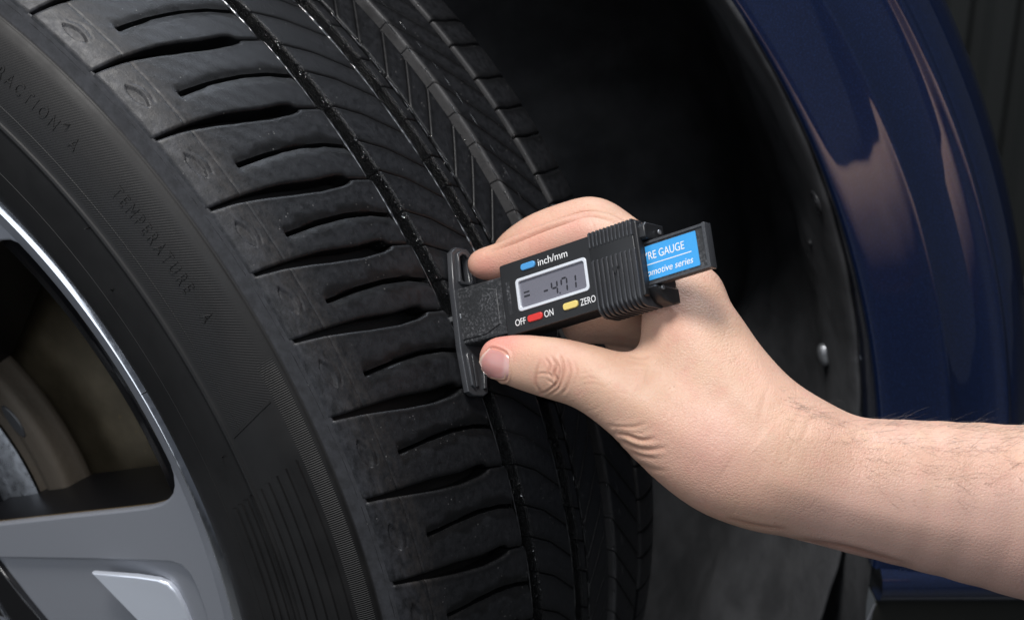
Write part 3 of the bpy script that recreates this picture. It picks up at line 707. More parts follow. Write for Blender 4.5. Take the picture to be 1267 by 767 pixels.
def uplate(name, loops, u0, u1, bev, mat, par=None, seg=2):
    """outline in (v, w) mm, thickness along u"""
    me = curve_mesh(name, [[(a * 1e-3, b * 1e-3) for a, b in L] for L in loops], (u1 - u0) * 1e-3, bev * 1e-3, seg, Matrix.Translation(((u0 + u1) / 2 * 1e-3, 0, 0)) @ SWAP)
    return gp(name, me, mat, par)
# body: front shell, back shell
body = gplate('body', [rrect(26.6, 91.0, -14.2, 13.5, .9), rrect(33.7, 67.2, -6.1, 6.3, 1.2)], 5.2, 8.0, .5, M['shell'])
gplate('back_shell', [rrect(27.0, 90.6, -13.9, 13.2, 1.2)], -4.5, 5.19, .9, M['shell'], body)
gplate('seam_slot', [rrect(29.0, 30.6, -6.2, 6.4, .3)], 7.93, 8.06, .02, M['matte'], body, 1)
# display
disp = gplate('display', [rrect(33.8, 67.1, -6.0, 6.2, .8)], 5.3, 7.25, .1, M['lcd'])
gplate('display_bezel', [rrect(33.6, 67.3, -6.2, 6.4, 1.5), rrect(34.8, 66.1, -5.05, 5.25, 1.0)], 7.1, 8.18, .2, M['frame'], disp)
S = []
def seg_h(u, v, L=2.6, t=.72): return [(u + .15, v), (u + .15 + t / 2, v + t / 2), (u + L - .15 - t / 2, v + t / 2), (u + L - .15, v), (u + L - .15 - t / 2, v - t / 2), (u + .15 + t / 2, v - t / 2)]
def seg_v(u, v, L=2.6, t=.72): return [(u, v - .15), (u + t / 2, v - .15 - t / 2), (u + t / 2, v - L + .15 + t / 2), (u, v - L + .15), (u - t / 2, v - L + .15 + t / 2), (u - t / 2, v - .15 - t / 2)]
def digit(ch, u, v, s=2.55, sh=.06):
    m_ = {'4': 'bcfg', '7': 'abcf', '1': 'bc', '-': 'g'}[ch]; out = []
    for q in m_:
        out.append({'a': seg_h(u, v + s, s), 'g': seg_h(u, v, s), 'd': seg_h(u, v - s, s), 'f': seg_v(u, v + s, s), 'e': seg_v(u, v, s), 'b': seg_v(u + s, v + s, s), 'c': seg_v(u + s, v, s)}[q])
    return [[(a + sh * (b - v), b) for a, b in L] for L in out]
for ch, u in (('-', 45.6), ('4', 49.7), ('7', 54.3), ('1', 58.4)):
    gplate('display_digit', digit(ch, u, -1.2), 7.26, 7.30, 0, M['seg'], disp)
gplate('display_digit', [rrect(52.95, 53.55, -4.0, -3.4, .1, 2)], 7.26, 7.30, 0, M['seg'], disp)
gplate('display_symbol', [rrect(36.4, 39.2, .35, .95, .1, 2), rrect(36.4, 39.2, -1.2, -.5, .1, 2)], 7.26, 7.30, 0, M['seg'], disp)
# buttons and print
for nm_, u0, u1, v0, v1, mt in (('blue_button', 37.4, 44.2, 8.7, 11.2, 'cblue'), ('red_button', 37.6, 44.6, -11.3, -8.7, 'red'), ('yellow_button', 54.6, 61.4, -11.0, -8.4, 'yellow')):
    gplate(nm_, [rrect(u0, u1, v0, v1, 1.0)], 7.4, 8.75, .3, M[mt])
def gtext(body_, u, v, size, w0, width, shear=0., par=None):
    me = text_mesh('printed_text', body_, size * 1e-3, 1., shear, .00003)
    x = get_v(me)[:, 0]; sq = width * 1e-3 / x.max()
    me.transform(Matrix.Translation((u * 1e-3, v * 1e-3, w0 * 1e-3)) @ Matrix.Diagonal((sq, 1, 1, 1)))
    return gp('printed_text', me, M['white'], par, False)
gtext('inch/mm', 45.2, 8.6, 4.0, 8.06, 14.2, 0, body); gtext('OFF', 31.1, -11.2, 3.6, 8.06, 5.2, 0, body)
gtext('ON', 45.2, -11.2, 3.6, 8.06, 4.4, 0, body); gtext('ZERO', 62.3, -11.0, 3.6, 8.06, 7.0, 0, body)
# ribbed thumb grip, wrapped round the lower edge
def grip_section(front, bot, r=4.5):
    L = [(13.9, -6.0), (13.9, front - .6), (13.3, front)]
    c0, c1 = bot + r, front - r
    for i in range(7): a = math.radians(90 - 0 - i * 15); L.append((c0 - r * math.cos(a), c1 + r * math.sin(a)))
    for i in range(6): a = math.radians(i * 15); L.append((c0 + 3.5 - (r + 3.5) * math.cos(a), c1 - 7. - 4.5 * math.sin(a)))
    return L
grip = uplate('grip', [grip_section(8.75, -17.0)], 69.8, 89.6, .4, M['shell'])
for k in range(10):
    u = 70.4 + k * 2.05
    L = grip_section(9.35, -17.7); L = [(min(a, 3.6) if b > 1 else a, b) for a, b in L]
    uplate('grip_rib', [[(3.6, 5.), (3.6, 8.9), (3.0, 9.35)] + [q for q in grip_section(9.35, -17.7)[3:]]], u, u + .95, .2, M['ribs'], grip, 1)
for k in range(12):
    u = 70.2 + k * 1.7
    uplate('grip_rib', [[(8.4, 6.), (8.4, 9.0), (8.9, 9.3), (13.6, 9.3), (14.4, 8.6), (14.4, 2.0), (12., 2.0)]], u, u + .8, .15, M['ribs'], grip, 1)
gplate('grip_arrow', [[(79.2, -1.2), (82.0, -1.2), (80.6, -4.0)]], 9.3, 9.75, .1, M['shell'], grip)
uplate('grip_end', [[(12.6, -5.5), (12.6, 5.4), (11.0, 6.8), (7.2, 6.8), (6.4, 6.0), (6.4, -5.5)]], 89.6, 93.6, .6, M['shell'], grip, 3)
uplate('grip_end', [[(-10.6, -9.0), (-10.6, 5.2), (-11.4, 6.0), (-13.6, 4.4), (-16.2, 1.0), (-17.2, -4.0), (-16.0, -9.0)]], 89.6, 94.2, .7, M['shell'], grip, 3)
uplate('grip_end', [[(6.6, -8.6), (6.6, .4), (-10.8, .4), (-10.8, -8.8)]], 89.3, 93.4, .3, M['shell'], grip, 2)
link_screw = lambda v, w: uplate('end_screw', [[(v + .9 * math.cos(i * math.pi / 6), w + .9 * math.sin(i * math.pi / 6)) for i in range(12)]], 94.3, 94.9, .1, M['metal'], grip, 1)
link_screw(9.3, -1.0); link_screw(-11.5, 2.0)
# sliding beam with its blue label
beam = gplate('slide_beam', [rrect(20., 116.4, -10.2, 6.0, .5)], .6, 3.65, .25, M['matte'])
gplate('beam_rail', [rrect(60., 116.2, 4.9, 5.9, .2)], 3.6, 4.25, .15, M['clearblack'], beam); gplate('beam_rail', [rrect(60., 116.2, -10.1, -9.1, .2)], 3.6, 4.25, .15, M['clearblack'], beam)
gplate('beam_end', [rrect(115.5, 116.9, -10.3, 6.1, .3)], .5, 4.6, .2, M['clearblack'], beam)
lab = gplate('blue_label', [rrect(66., 112.3, -8.3, 4.2, .2, 2)], 3.65, 3.82, .02, M['label'], beam, 1)
gtext('TYRE GAUGE', 87.4, -.9, 4.1, 3.87, 19.6, 0, lab); gplate('printed_line', [rrect(82., 109.6, -2.75, -2.45, .05, 2)], 3.81, 3.87, 0, M['white'], lab, 1)
gtext('Automotive series', 84.8, -6.7, 3.5, 3.87, 25.0, .25, lab)
# foot: neck block, cross plate with slotted end, raised rims
foot = gplate('foot', [[(2.2, -11.3), (2.2, 11.2), (26.5, 10.4), (26.5, -12.2)]], -5.6, 5.0, .9, M['matte'])
gplate('foot_bevel', [[(2.0, -9.5), (2.0, 9.4), (14, 8.8), (22, 6.0), (22, -7.5), (14, -10.0)]], 4.6, 5.5, .45, M['matte'], foot)
pl = [(-31.2, -3.0), (-31.2, 3.0), (-29.8, 5.8), (-13.0, 7.4), (12.0, 7.4), (26.0, 6.2), (28.4, 3.2), (28.4, -3.4), (26.0, -6.4), (12.0, -7.2), (-13., -7.2), (-29.6, -6.0)]
slot = [(24.0, -2.2), (25.2, -.6), (25.2, 1.2), (24.0, 2.8), (15.0, 3.2), (14.2, 2.4), (14.2, -2.0), (15., -2.8)]
cp = uplate('cross_plate', [pl, slot], -.2, 2.6, .5, M['clearblack'], foot)
slot_o = [(25.9, -2.9), (26.9, -1.0), (26.9, 1.8), (25.4, 4.0), (14.0, 4.6), (12.9, 3.4), (12.9, -2.8), (14.0, -4.0)]
uplate('slot_rim', [slot_o, slot], 2.4, 3.9, .45, M['clearblack'], cp, 3)
uplate('rim_bar', [[(-28.6, 2.6), (-27.4, 4.2), (-15.5, 5.6), (-14.5, 4.9), (-14.5, 3.6), (-15.2, 2.9)]], 2.4, 3.9, .5, M['clearblack'], cp, 3)
uplate('rim_bar', [[(-27.6, 0.2), (-15.2, .9), (-14.8, 1.6), (-15.4, 2.2), (-27.8, 1.6)]], 2.4, 3.5, .3, M['clearblack'], cp, 3)
uplate('rim_bar', [[(-28.4, -4.2), (-28.2, -2.8), (-22, -3.4), (-21.5, -4.6), (-22, -5.4)]], 2.4, 3.7, .4, M['clearblack'], cp, 3)
me = box_mesh('probe', (-5.5, -1., 4.0), (3, 1., 5.6), .3, 2); gp('probe', me, M['metal'], foot)
# ------------------------------------------------------------------ hand and forearm
VOX = .85
def camv(px, py, d): return np.array([(px - CX) * d / FPX, -(py - CY) * d / FPX, d])
def spline(pts, per=3):
    P = np.array(pts, float); out = []
    for i in range(len(P) - 1):
        p0, p1, p2, p3 = P[max(i - 1, 0)], P[i], P[i + 1], P[min(i + 2, len(P) - 1)]
        for t in np.arange(per) / per:
            out.append(.5 * ((2 * p1) + (p2 - p0) * t + (2 * p0 - 5 * p1 + 4 * p2 - p3) * t * t + (-p0 + 3 * p1 - 3 * p2 + p3) * t ** 3))
    out.append(P[-1]); return np.array(out)
def tube(st, per=3):
    """stations (px, py, depth mm, half-height px, half-depth mm) -> rows (x, y, z, a, b) in mm, camera axes"""
    S = np.array([[*camv(p[0], p[1], p[2]), p[3] * p[2] / FPX, p[4]] for p in st]); return spline(S, per)
LO = np.array([-35., -125., 520.]); HI = np.array([285., 58., 672.])
GN = np.ceil((HI - LO) / VOX).astype(int) + 1
def new_field(): return np.full(GN, 40., np.float32)
ax_ = [LO[i] + VOX * np.arange(GN[i]) for i in range(3)]
def smin(a, b, k):
    h = np.clip(.5 + .5 * (b - a) / k, 0, 1); return b + (a - b) * h - k * h * (1 - h)
def eval_tube(Fd, T, k=1.2, e2ref=(0, 0, 1.)):
    for A, B in zip(T[:-1], T[1:]):
        mrg = 13.
        rad = max(A[3], A[4], B[3], B[4]) + mrg
        lo = np.minimum(A[:3], B[:3]) - rad; hi = np.maximum(A[:3], B[:3]) + rad
        sl = [slice(max(0, int((lo[i] - LO[i]) / VOX)), min(GN[i], int((hi[i] - LO[i]) / VOX) + 2)) for i in range(3)]
        if any(s.stop <= s.start for s in sl): continue
        X, Y, Z = np.meshgrid(ax_[0][sl[0]], ax_[1][sl[1]], ax_[2][sl[2]], indexing='ij', sparse=True)
        d = B[:3] - A[:3]; L = np.linalg.norm(d); ax = d / L
        e1 = np.cross(ax, e2ref); e1 /= np.linalg.norm(e1); e2 = np.cross(e1, ax)
        def dot(v, p): return (X - p[0]) * v[0] + (Y - p[1]) * v[1] + (Z - p[2]) * v[2]
        s = dot(ax, A); t = np.clip(s / L, 0, 1)
        a = A[3] + (B[3] - A[3]) * t; b = A[4] + (B[4] - A[4]) * t
        q1 = dot(e1, A) / a; q2 = dot(e2, A) / b; mcap = np.minimum(a, b); q3 = (s - t * L) / mcap
        kk = np.sqrt(q1 * q1 + q2 * q2 + q3 * q3) + 1e-6
        g = np.sqrt((q1 / a) ** 2 + (q2 / b) ** 2 + (q3 / mcap) ** 2) + 1e-6
        D = (kk * (kk - 1) / g).astype(np.float32)
        sub = Fd[sl[0], sl[1], sl[2]]
        Fd[sl[0], sl[1], sl[2]] = smin(sub, D, k)
    return Fd
arm_t = tube([(1640, 702, 556, 148, 40), (1450, 668, 566, 126, 37), (1267, 632, 572, 105.5, 31), (1120, 609, 575, 89, 28), (1040, 597, 576, 80, 26), (985, 583, 577, 76, 25), (940, 580, 578, 72, 23.5),
              (900, 570, 579, 70, 21), (862, 551, 580, 64, 18), (826, 527, 582, 57, 15), (798, 507, 584, 50, 13.2), (768, 487, 586.5, 45.5, 12), (742, 473, 589, 41.5, 11), (718, 464, 592, 38.5, 10.4),
              (694, 457.5, 594.5, 37.5, 10.2), (672, 453, 597, 35.5, 9.3), (650, 448.5, 600, 33, 8.4), (630, 445, 602.5, 29.0, 7.4), (614, 443, 604.5, 24.5, 6.4)], 3)
palm_t = tube([(975, 566, 579, 74, 24), (935, 535, 581, 77, 23), (903, 502, 584, 76, 20.5), (879, 468, 587, 73, 18), (861, 428, 591, 66, 16), (850, 395, 595, 56, 14), (845, 368, 599, 46, 12.5)], 3)
idx_t = tube([(852, 372, 601, 42, 11.5), (818, 340, 606, 33, 10), (780, 311, 611, 29, 9.2), (742, 292.5, 614, 29.5, 9.2), (716, 293, 617, 27.5, 8.8), (686, 301, 620.5, 26.5, 8.4), (656, 313, 624.5, 26.5, 8.2), (630, 321.5, 628, 24.0, 7.6), (609, 325.5, 630.5, 20.5, 6.8), (596, 327, 632, 17.5, 6.0)], 3)
mid_t = tube([(852, 374, 612, 34, 11), (828, 341, 617, 28, 10), (800, 316, 623, 27.5, 9.5), (765, 291, 628.5, 28.5, 9.2), (737, 274.5, 631, 29.2, 9.0), (712, 275.5, 633.5, 27.5, 8.6), (672, 288.5, 637, 26.5, 8.3), (646, 301, 640, 23.5, 7.8), (630, 311, 642.5, 20, 7)], 3)
ring_t = tube([(865, 410, 616, 44, 12), (820, 405, 626, 34, 10), (785, 400, 634, 29, 9.5), (750, 398, 640, 27, 9), (718, 401, 642, 24, 8)], 3)
pky_t = tube([(880, 450, 622, 42, 12), (840, 440, 634, 30, 9), (800, 428, 642, 24, 8), (768, 418, 648, 22, 7.4)], 3)
Fa = eval_tube(new_field(), arm_t); Fp = eval_tube(new_field(), palm_t)
Ff = eval_tube(new_field(), idx_t)
Fm = eval_tube(new_field(), mid_t); Ff = smin(Ff, Fm, .4); del Fm
Fr = eval_tube(eval_tube(new_field(), ring_t), pky_t); Ff = smin(Ff, Fr, 1.0); del Fr
Fd = smin(Fa, Fp, 13.); del Fa, Fp
Fd = smin(Fd, Ff, 7.); del Ff

def surface_nets(Fd):
    ins = Fd < 0
    n = [s - 1 for s in Fd.shape]
    cnt = np.zeros(n, np.int8)
    for i in (0, 1):
        for j in (0, 1):
            for k in (0, 1): cnt += ins[i:i + n[0], j:j + n[1], k:k + n[2]]
    act = np.argwhere((cnt > 0) & (cnt < 8)); del cnt
    cmap = np.full(n, -1, np.int32); cmap[tuple(act.T)] = np.arange(len(act))
    c = {}
    for i in (0, 1):
        for j in (0, 1):
            for k in (0, 1): c[i, j, k] = Fd[act[:, 0] + i, act[:, 1] + j, act[:, 2] + k].astype(float)
    acc = np.zeros((len(act), 3)); num = np.zeros(len(act))
    ks = list(c)
    for a in ks:
        for ax in range(3):
            if a[ax]: continue
            b = tuple(1 if q == ax else a[q] for q in range(3)); fa, fb = c[a], c[b]; m = (fa < 0) != (fb < 0)
            t = np.where(m, fa / np.where(m, fa - fb, 1), 0)
            p = np.tile(np.array(a, float), (len(act), 1)); p[:, ax] += t
            acc[m] += p[m]; num += m
    V = LO + VOX * (act + acc / num[:, None])
    F = []
    for ax in range(3):
        o = [0, 0, 0]; o[ax] = 1; b1, b2 = (ax + 1) % 3, (ax + 2) % 3
        s0 = ins[tuple(slice(0, -1) if q == ax else slice(None) for q in range(3))]; s1 = ins[tuple(slice(1, None) if q == ax else slice(None) for q in range(3))]
        e = np.argwhere(s0 != s1); e = e[(e[:, b1] > 0) & (e[:, b2] > 0) & (e[:, b1] < Fd.shape[b1] - 1) & (e[:, b2] < Fd.shape[b2] - 1)]
        q = []
        for d1, d2 in ((-1, -1), (0, -1), (0, 0), (-1, 0)):
            g = e.copy(); g[:, b1] += d1; g[:, b2] += d2; q.append(cmap[tuple(g.T)])
        q = np.stack(q, 1); fl = s0[tuple(e.T)]; q[~fl] = q[~fl][:, ::-1]; F.append(q)
    F = np.concatenate(F); return V, F[(F >= 0).all(1)]
HV, HF = surface_nets(Fd); del Fd
# light Laplacian smoothing
E_ = np.concatenate([HF[:, [0, 1]], HF[:, [1, 2]], HF[:, [2, 3]], HF[:, [3, 0]]]); E_ = np.concatenate([E_, E_[:, ::-1]])
for _ in range(6):
    S = np.zeros_like(HV); np.add.at(S, E_[:, 0], HV[E_[:, 1]]); cn = np.bincount(E_[:, 0], minlength=len(HV))[:, None]
    HV = HV + .5 * (S / np.maximum(cn, 1) - HV)
def c2w(Vc): V = Vc * 1e-3; return CAM + V[:, :1] * RT + V[:, 1:2] * UP + V[:, 2:3] * FW
me0 = bpy.data.meshes.new('hand_coarse'); me0.vertices.add(len(HV)); set_v(me0, HV)
me0.from_pydata if False else None
bpy.data.meshes.remove(me0)
me0 = mesh('hand_coarse', c2w(HV), HF)
tmp = bpy.data.objects.new('tmp', me0); COL.objects.link(tmp); md = tmp.modifiers.new('s', 'SUBSURF'); md.levels = 1; md.render_levels = 1
hm = bpy.data.meshes.new_from_object(tmp.evaluated_get(DG())); bpy.data.objects.remove(tmp); bpy.data.meshes.remove(me0); hm.name = 'hand'
W = get_v(hm)
qi = np.empty(len(hm.loops), np.int32); hm.loops.foreach_get('vertex_index', qi); qi = qi.reshape(-1, 4)
fn = np.cross(W[qi[:, 2]] - W[qi[:, 0]], W[qi[:, 3]] - W[qi[:, 1]]); NRM = np.zeros_like(W)
for k in range(4): np.add.at(NRM, qi[:, k], fn)
NRM /= np.linalg.norm(NRM, axis=1)[:, None] + 1e-20
pu, pv_, pz = px_of(W); view = (CAM - W); view /= np.linalg.norm(view, axis=1)[:, None]; face = np.clip((NRM * view).sum(1), 0, 1)
fc_ = (NRM * view).sum(1); box_ = (np.abs(pu - 850) < 60) & (np.abs(pv_ - 500) < 40)
if pz[box_ & (fc_ > .5)].mean() > pz[box_ & (fc_ < -.5)].mean():
    NRM = -NRM; FLIP = True; face = np.clip((NRM * view).sum(1), 0, 1)
def pdist(pts, mg=14):
    P = np.array(pts, float)
    if len(P) > 2: P = spline(P, 4)
    D = np.full(len(W), 1e9); TT = np.zeros(len(W)); n = len(P) - 1
    near = (pu > P[:, 0].min() - mg) & (pu < P[:, 0].max() + mg) & (pv_ > P[:, 1].min() - mg) & (pv_ < P[:, 1].max() + mg) & (face > .02)
    I = np.nonzero(near)[0]; q = np.stack([pu[I], pv_[I]], 1); dd = np.full(len(I), 1e9); tt = np.zeros(len(I))
    for k in range(n):
        d = P[k + 1] - P[k]; t = np.clip(((q - P[k]) @ d) / (d @ d + 1e-9), 0, 1); e = np.linalg.norm(q - P[k] - t[:, None] * d, axis=1)
        b = e < dd; dd[b] = e[b]; tt[b] = (k + t[b]) / n
    D[I] = dd; TT[I] = tt; return D, TT
disp_ = np.zeros(len(W)); crease = np.zeros(len(W)); red = np.zeros(len(W))
def z1(L): return [(560 + a / 3.835, 400 + b / 3.835) for a, b in L]
def z2(L): return [(800 + a / 3.2, 420 + b / 3.2) for a, b in L]
def z3(L): return [(540 + a / 6.335, 380 + b / 6.335) for a, b in L]
CR = [  # (polyline in photograph pixels, depth mm, width px, shoulder mm)
    (z1([(470, 160), (492, 200), (484, 240), (497, 272), (478, 322)]), .55, 1.5, .22), (z1([(508, 150), (527, 200), (521, 260), (500, 310), (452, 343)]), .42, 1.5, .18),
    (z1([(540, 165), (560, 230), (546, 300), (520, 335)]), .30, 1.6, .12), (z1([(412, 180), (398, 230), (395, 290), (420, 328)]), .34, 1.6, .12),
    (z1([(440, 165), (462, 200), (456, 235), (482, 260)]), .32, 1.3, .1), (z1([(398, 242), (430, 236), (470, 246)]), .28, 1.3, .1), (z1([(492, 175), (508, 215), (506, 255), (488, 292), (440, 327), (410, 332)]), .40, 1.4, .15),
    (z1([(575, 175), (592, 235), (575, 300)]), .14, 1.8, 0), (z1([(450, 270), (475, 285), (470, 310)]), .25, 1.2, .1),
    (z1([(775, 522), (830, 530), (895, 552), (955, 546)]), .50, 2.2, .35), (z1([(800, 552), (855, 582), (930, 600), (1010, 588)]), .42, 2.4, .32), (z1([(832, 594), (885, 622), (965, 640)]), .30, 2.4, .2),
    (z1([(735, 482), (800, 492), (870, 488), (930, 468)]), .26, 2.0, .1), (z1([(770, 505), (840, 512), (920, 528)]), .22, 1.6, .08), (z1([(880, 660), (940, 690), (1010, 700)]), .2, 2.5, .1),
    (z1([(600, 275), (650, 258), (700, 268)]), .12, 1.5, 0), (z1([(600, 300), (660, 285), (720, 300)]), .10, 1.5, 0), (z1([(830, 150), (880, 165), (940, 160)]), .18, 2, 0), (z1([(810, 175), (870, 185), (930, 195)]), .12, 2, 0),
    (z2([(632, 258), (600, 300), (560, 370), (540, 420)]), .07, 3.2, .0), (z2([(752, 335), (735, 375), (712, 420)]), .07, 3.0, .0), (z2([(660, 300), (630, 360), (600, 420)]), .12, 3.0, 0), (z2([(480, 180), (455, 270), (440, 330)]), .12, 3.5, 0),
    ([(985, 668), (1040, 676), (1085, 688), (1128, 700)], .7, 3.5, .2), ([(900, 641), (935, 650), (975, 655)], .4, 2.5, .1),
    ([(601, 312), (618, 305), (640, 296.5), (668, 284.5), (700, 273), (727, 264.5), (754, 269.5), (780, 282)], 2.4, 2.5, 0),  # gap between index and middle finger: contact shade painted as dark crease colour
    ([(640, 303), (641, 312), (640, 322)], .10, 1.5, 0), ([(655, 300), (656, 310), (655, 318)], .10, 1.5, 0), ([(665, 292), (667, 302), (668, 312)], .08, 1.5, 0), ([(732, 270), (735, 280), (737, 288)], .12, 2, 0),
]
for pts, dep, wd_, shl in CR:
    D, T = pdist(pts); env = np.clip(np.sin(np.clip(T, .02, .98) * math.pi), 0, 1) ** .6
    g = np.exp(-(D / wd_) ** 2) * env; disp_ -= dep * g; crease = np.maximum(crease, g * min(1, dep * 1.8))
    disp_ += shl * np.exp(-((D - wd_ * 2.4) / (wd_ * 1.3)) ** 2) * env
# many faint random skin lines over the thumb and wrist
for _ in range(170):
    if rng.random() < .45: c0 = np.array([rng.uniform(700, 830), rng.uniform(440, 560)]); ang = rng.normal(-.55, .35); ln = rng.uniform(8, 26)
    else: c0 = np.array([rng.uniform(830, 1110), rng.uniform(400, 640)]); ang = rng.normal(1.9, .4); ln = rng.uniform(8, 30)
    d = np.array([math.cos(ang), math.sin(ang)]) * ln / 2; o = np.array([-d[1], d[0]]) * rng.normal(0, .12)
    D, T = pdist([c0 - d, c0 + o, c0 + d]); disp_ -= rng.uniform(.03, .09) * np.exp(-(D / 1.3) ** 2) * np.sin(np.clip(T, 0, 1) * math.pi)
# bone and tendon relief: thumb metacarpal, snuffbox hollow, web hollow, wrist
for pts, amp, wd_ in (([(700, 462), (760, 488), (830, 530), (900, 575)], .9, 20), ([(800, 455), (850, 470), (900, 505), (945, 540)], -1.1, 22), ([(905, 395), (930, 440), (965, 500)], .5, 10),
                      ([(940, 590), (1000, 610), (1100, 640), (1250, 670)], .6, 16), ([(960, 560), (1020, 570), (1120, 585), (1260, 600)], -.5, 20), ([(790, 430), (815, 400), (835, 380)], .5, 12),
                      ([(1000, 535), (1100, 545), (1260, 560)], .4, 10)):
    D, T = pdist(pts, 60); disp_ += amp * np.exp(-(D / wd_) ** 2) * np.sin(np.clip(T, 0, 1) * math.pi) ** .5 * face
# nail bed: shallow recess with a raised fold round it
nail_pts = z3([(310, 470), (322, 432), (352, 385), (390, 345), (430, 318), (470, 322), (520, 340), (556, 368), (562, 420), (561, 480), (557, 540), (545, 572), (480, 572), (400, 560), (335, 545), (312, 515)])
D, T = pdist(nail_pts + nail_pts[:1]); disp_ += .42 * np.exp(-((D - 2.4) / 1.7) ** 2) * sstep(598, 612, pu) - .25 * np.exp(-(D / 1.1) ** 2)
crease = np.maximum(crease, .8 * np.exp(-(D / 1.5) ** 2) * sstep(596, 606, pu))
def blob(cx, cy, r): return np.exp(-(((pu - cx) ** 2 + (pv_ - cy) ** 2) / r ** 2))
red = np.clip(.9 * blob(612, 420, 20) + .5 * blob(600, 440, 26) + .55 * blob(636, 422, 22) + .8 * blob(600, 332, 22) + .6 * blob(668, 303, 26) + .5 * blob(715, 285, 22) + .4 * blob(630, 318, 18) + .35 * blob(690, 450, 24) + .3 * blob(835, 390, 26) + .25 * blob(870, 560, 70), 0, 1)
W2 = W + NRM * (disp_ * 1e-3)[:, None]
set_v(hm, W2)
if 'FLIP' in globals(): hm.flip_normals()
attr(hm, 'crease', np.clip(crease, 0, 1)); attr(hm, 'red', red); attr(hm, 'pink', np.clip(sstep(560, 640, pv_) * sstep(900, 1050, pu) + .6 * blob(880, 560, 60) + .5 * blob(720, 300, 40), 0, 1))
base = at(1267, 632, .572)
person = thing('person', 'bare forearm and hand of a person pinching the gauge between thumb and fingers', 'person', Matrix.Translation(Vector(base)))
hand = link('hand_and_forearm', hm, M['skin'], person)
bvh = BVHTree.FromPolygons([Vector(v) for v in W2], [tuple(p.vertices) for p in hm.polygons])
def on_hand(u, v):
    d = at(u, v, 1.) - CAM; h = bvh.ray_cast(Vector(CAM), Vector(d / np.linalg.norm(d)))
    if h[0] is None: return None
    nrm = np.array(h[1]); return np.array(h[0]), (nrm if nrm @ d < 0 else -nrm)
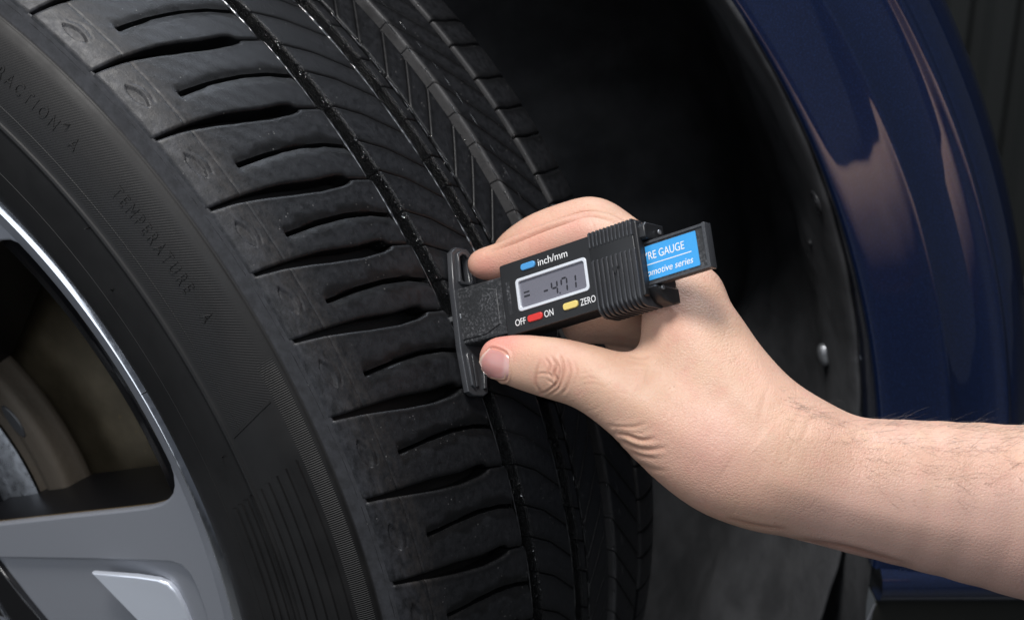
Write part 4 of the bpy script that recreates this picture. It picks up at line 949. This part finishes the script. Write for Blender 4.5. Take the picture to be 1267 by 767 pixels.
# thumb nail: a curved plate lying in the nail bed (frame built from the thumb, thickness .5 mm)
ND = np.array([(-.985), (-.17)]); 
def nail_plate():
    NU, NV_ = 18, 16; V = []; tip = []
    A0, A1 = np.array([629.0, 438.5]), np.array([627.5, 470.5])       # cuticle ends
    B0, B1 = np.array([606.5, 430.0]), np.array([591.0, 466.5])       # free edge ends
    pts = {}
    for i in range(NU):
        s = i / (NU - 1)
        for j in range(NV_):
            t = j / (NV_ - 1)
            a = A0 + (A1 - A0) * t + np.array([2.4, 0]) * math.sin(math.pi * t); b = B0 + (B1 - B0) * t + np.array([-4.2, -2.2]) * math.sin(math.pi * t)
            p = a + (b - a) * s; pts[i, j] = p
    top = np.zeros((NU, NV_, 3)); nr = np.zeros((NU, NV_, 3))
    for i in range(NU):
        for j in range(NV_):
            h = on_hand(*pts[i, j])
            if h is None: h = (top[i - 1, j] if i else top[i, j - 1], nr[i - 1, j] if i else nr[i, j - 1])
            top[i, j], nr[i, j] = h
    for _ in range(3):
        nr[1:-1, 1:-1] = (nr[:-2, 1:-1] + nr[2:, 1:-1] + nr[1:-1, :-2] + nr[1:-1, 2:] + nr[1:-1, 1:-1]) / 5
        t2 = top.copy(); t2[1:-1, 1:-1] = (top[:-2, 1:-1] + top[2:, 1:-1] + top[1:-1, :-2] + top[1:-1, 2:]) / 4; top = t2
    for i in range(NU):
        for j in range(NV_):
            s, t = i / (NU - 1), j / (NV_ - 1)
            lift = .00018 + .00030 * math.sin(math.pi * t) ** .7 * (.4 + .6 * s) - .0004 * (1 - min(1, s / .12)) - .0003 * (1 - min(1, min(t, 1 - t) / .06))
            V.append(top[i, j] + nr[i, j] / np.linalg.norm(nr[i, j]) * lift); tip.append(s)
    V = V + [v - nr.reshape(-1, 3)[k] * .0007 for k, v in enumerate(V)]; n = NU * NV_
    F = grid_faces(NU, NV_); F2 = F + [tuple(i + n for i in f[::-1]) for f in F]
    rg = [i * NV_ for i in range(NU)] + [(NU - 1) * NV_ + j for j in range(1, NV_)] + [i * NV_ + NV_ - 1 for i in range(NU - 2, -1, -1)] + list(range(NV_ - 2, 0, -1))
    for k in range(len(rg)): a, b = rg[k], rg[(k + 1) % len(rg)]; F2.append((a, a + n, b + n, b))
    me = mesh('thumb_nail', V, F2); attr(me, 'tip', tip + tip); auto_smooth(me, 60)
    bm = bmesh.new(); bm.from_mesh(me); bmesh.ops.recalc_face_normals(bm, faces=bm.faces); bm.to_mesh(me); bm.free(); return me
link('thumb_nail', nail_plate(), M['nail'], hand, False)
# arm hair: short tapered strands growing from the forearm
HVt, HFc = [], []
def strand(P, nrm, d, ln, r):
    a = np.cross(d, nrm); a /= np.linalg.norm(a) + 1e-9; o0 = len(HVt); K = 6; droop = rng.normal(0, .25)
    lay = rng.uniform(.05, .45) if rng.random() < .8 else rng.uniform(.5, 1.1)
    for k in range(K):
        s = k / (K - 1); c = P + d * ln * s + nrm * ln * (lay * s - .33 * lay * s * s) + a * ln * droop * s * s * .5
        rr = r * (1 - .85 * s)
        for q in range(3): th = q * 2.0944; HVt.append(c + (a * math.cos(th) + nrm * math.sin(th)) * rr)
    for k in range(K - 1):
        for q in range(3): HFc.append((o0 + k * 3 + q, o0 + k * 3 + (q + 1) % 3, o0 + k * 3 + 3 + (q + 1) % 3, o0 + k * 3 + 3 + q))
cnt = 0; tries = 0
while cnt < 620 and tries < 9000:
    tries += 1
    u = rng.uniform(960, 1300); top = np.interp(u, [960, 985, 1040, 1120, 1300], [470, 498, 517, 520, 528])
    v = top + abs(rng.normal(0, 40 if u > 1060 else 22)) + .5 if rng.random() < .7 else top + rng.uniform(.5, 9)
    if u < 1060 and rng.random() < .6: continue
    h = on_hand(u, v)
    if h is None: continue
    P, nrm = h; d = RT * rng.normal(.75, .25) + UP * rng.normal(-.25, .45); d = d - nrm * (d @ nrm); d /= np.linalg.norm(d)
    edge = v < top + 6
    strand(P - nrm * .0002, nrm, d, rng.uniform(.0035, .0115), rng.uniform(.00002, .000045)); cnt += 1
hr = link('arm_hair', mesh('arm_hair', HVt, HFc), M['hair'], hand, False); hr['kind'] = 'stuff'
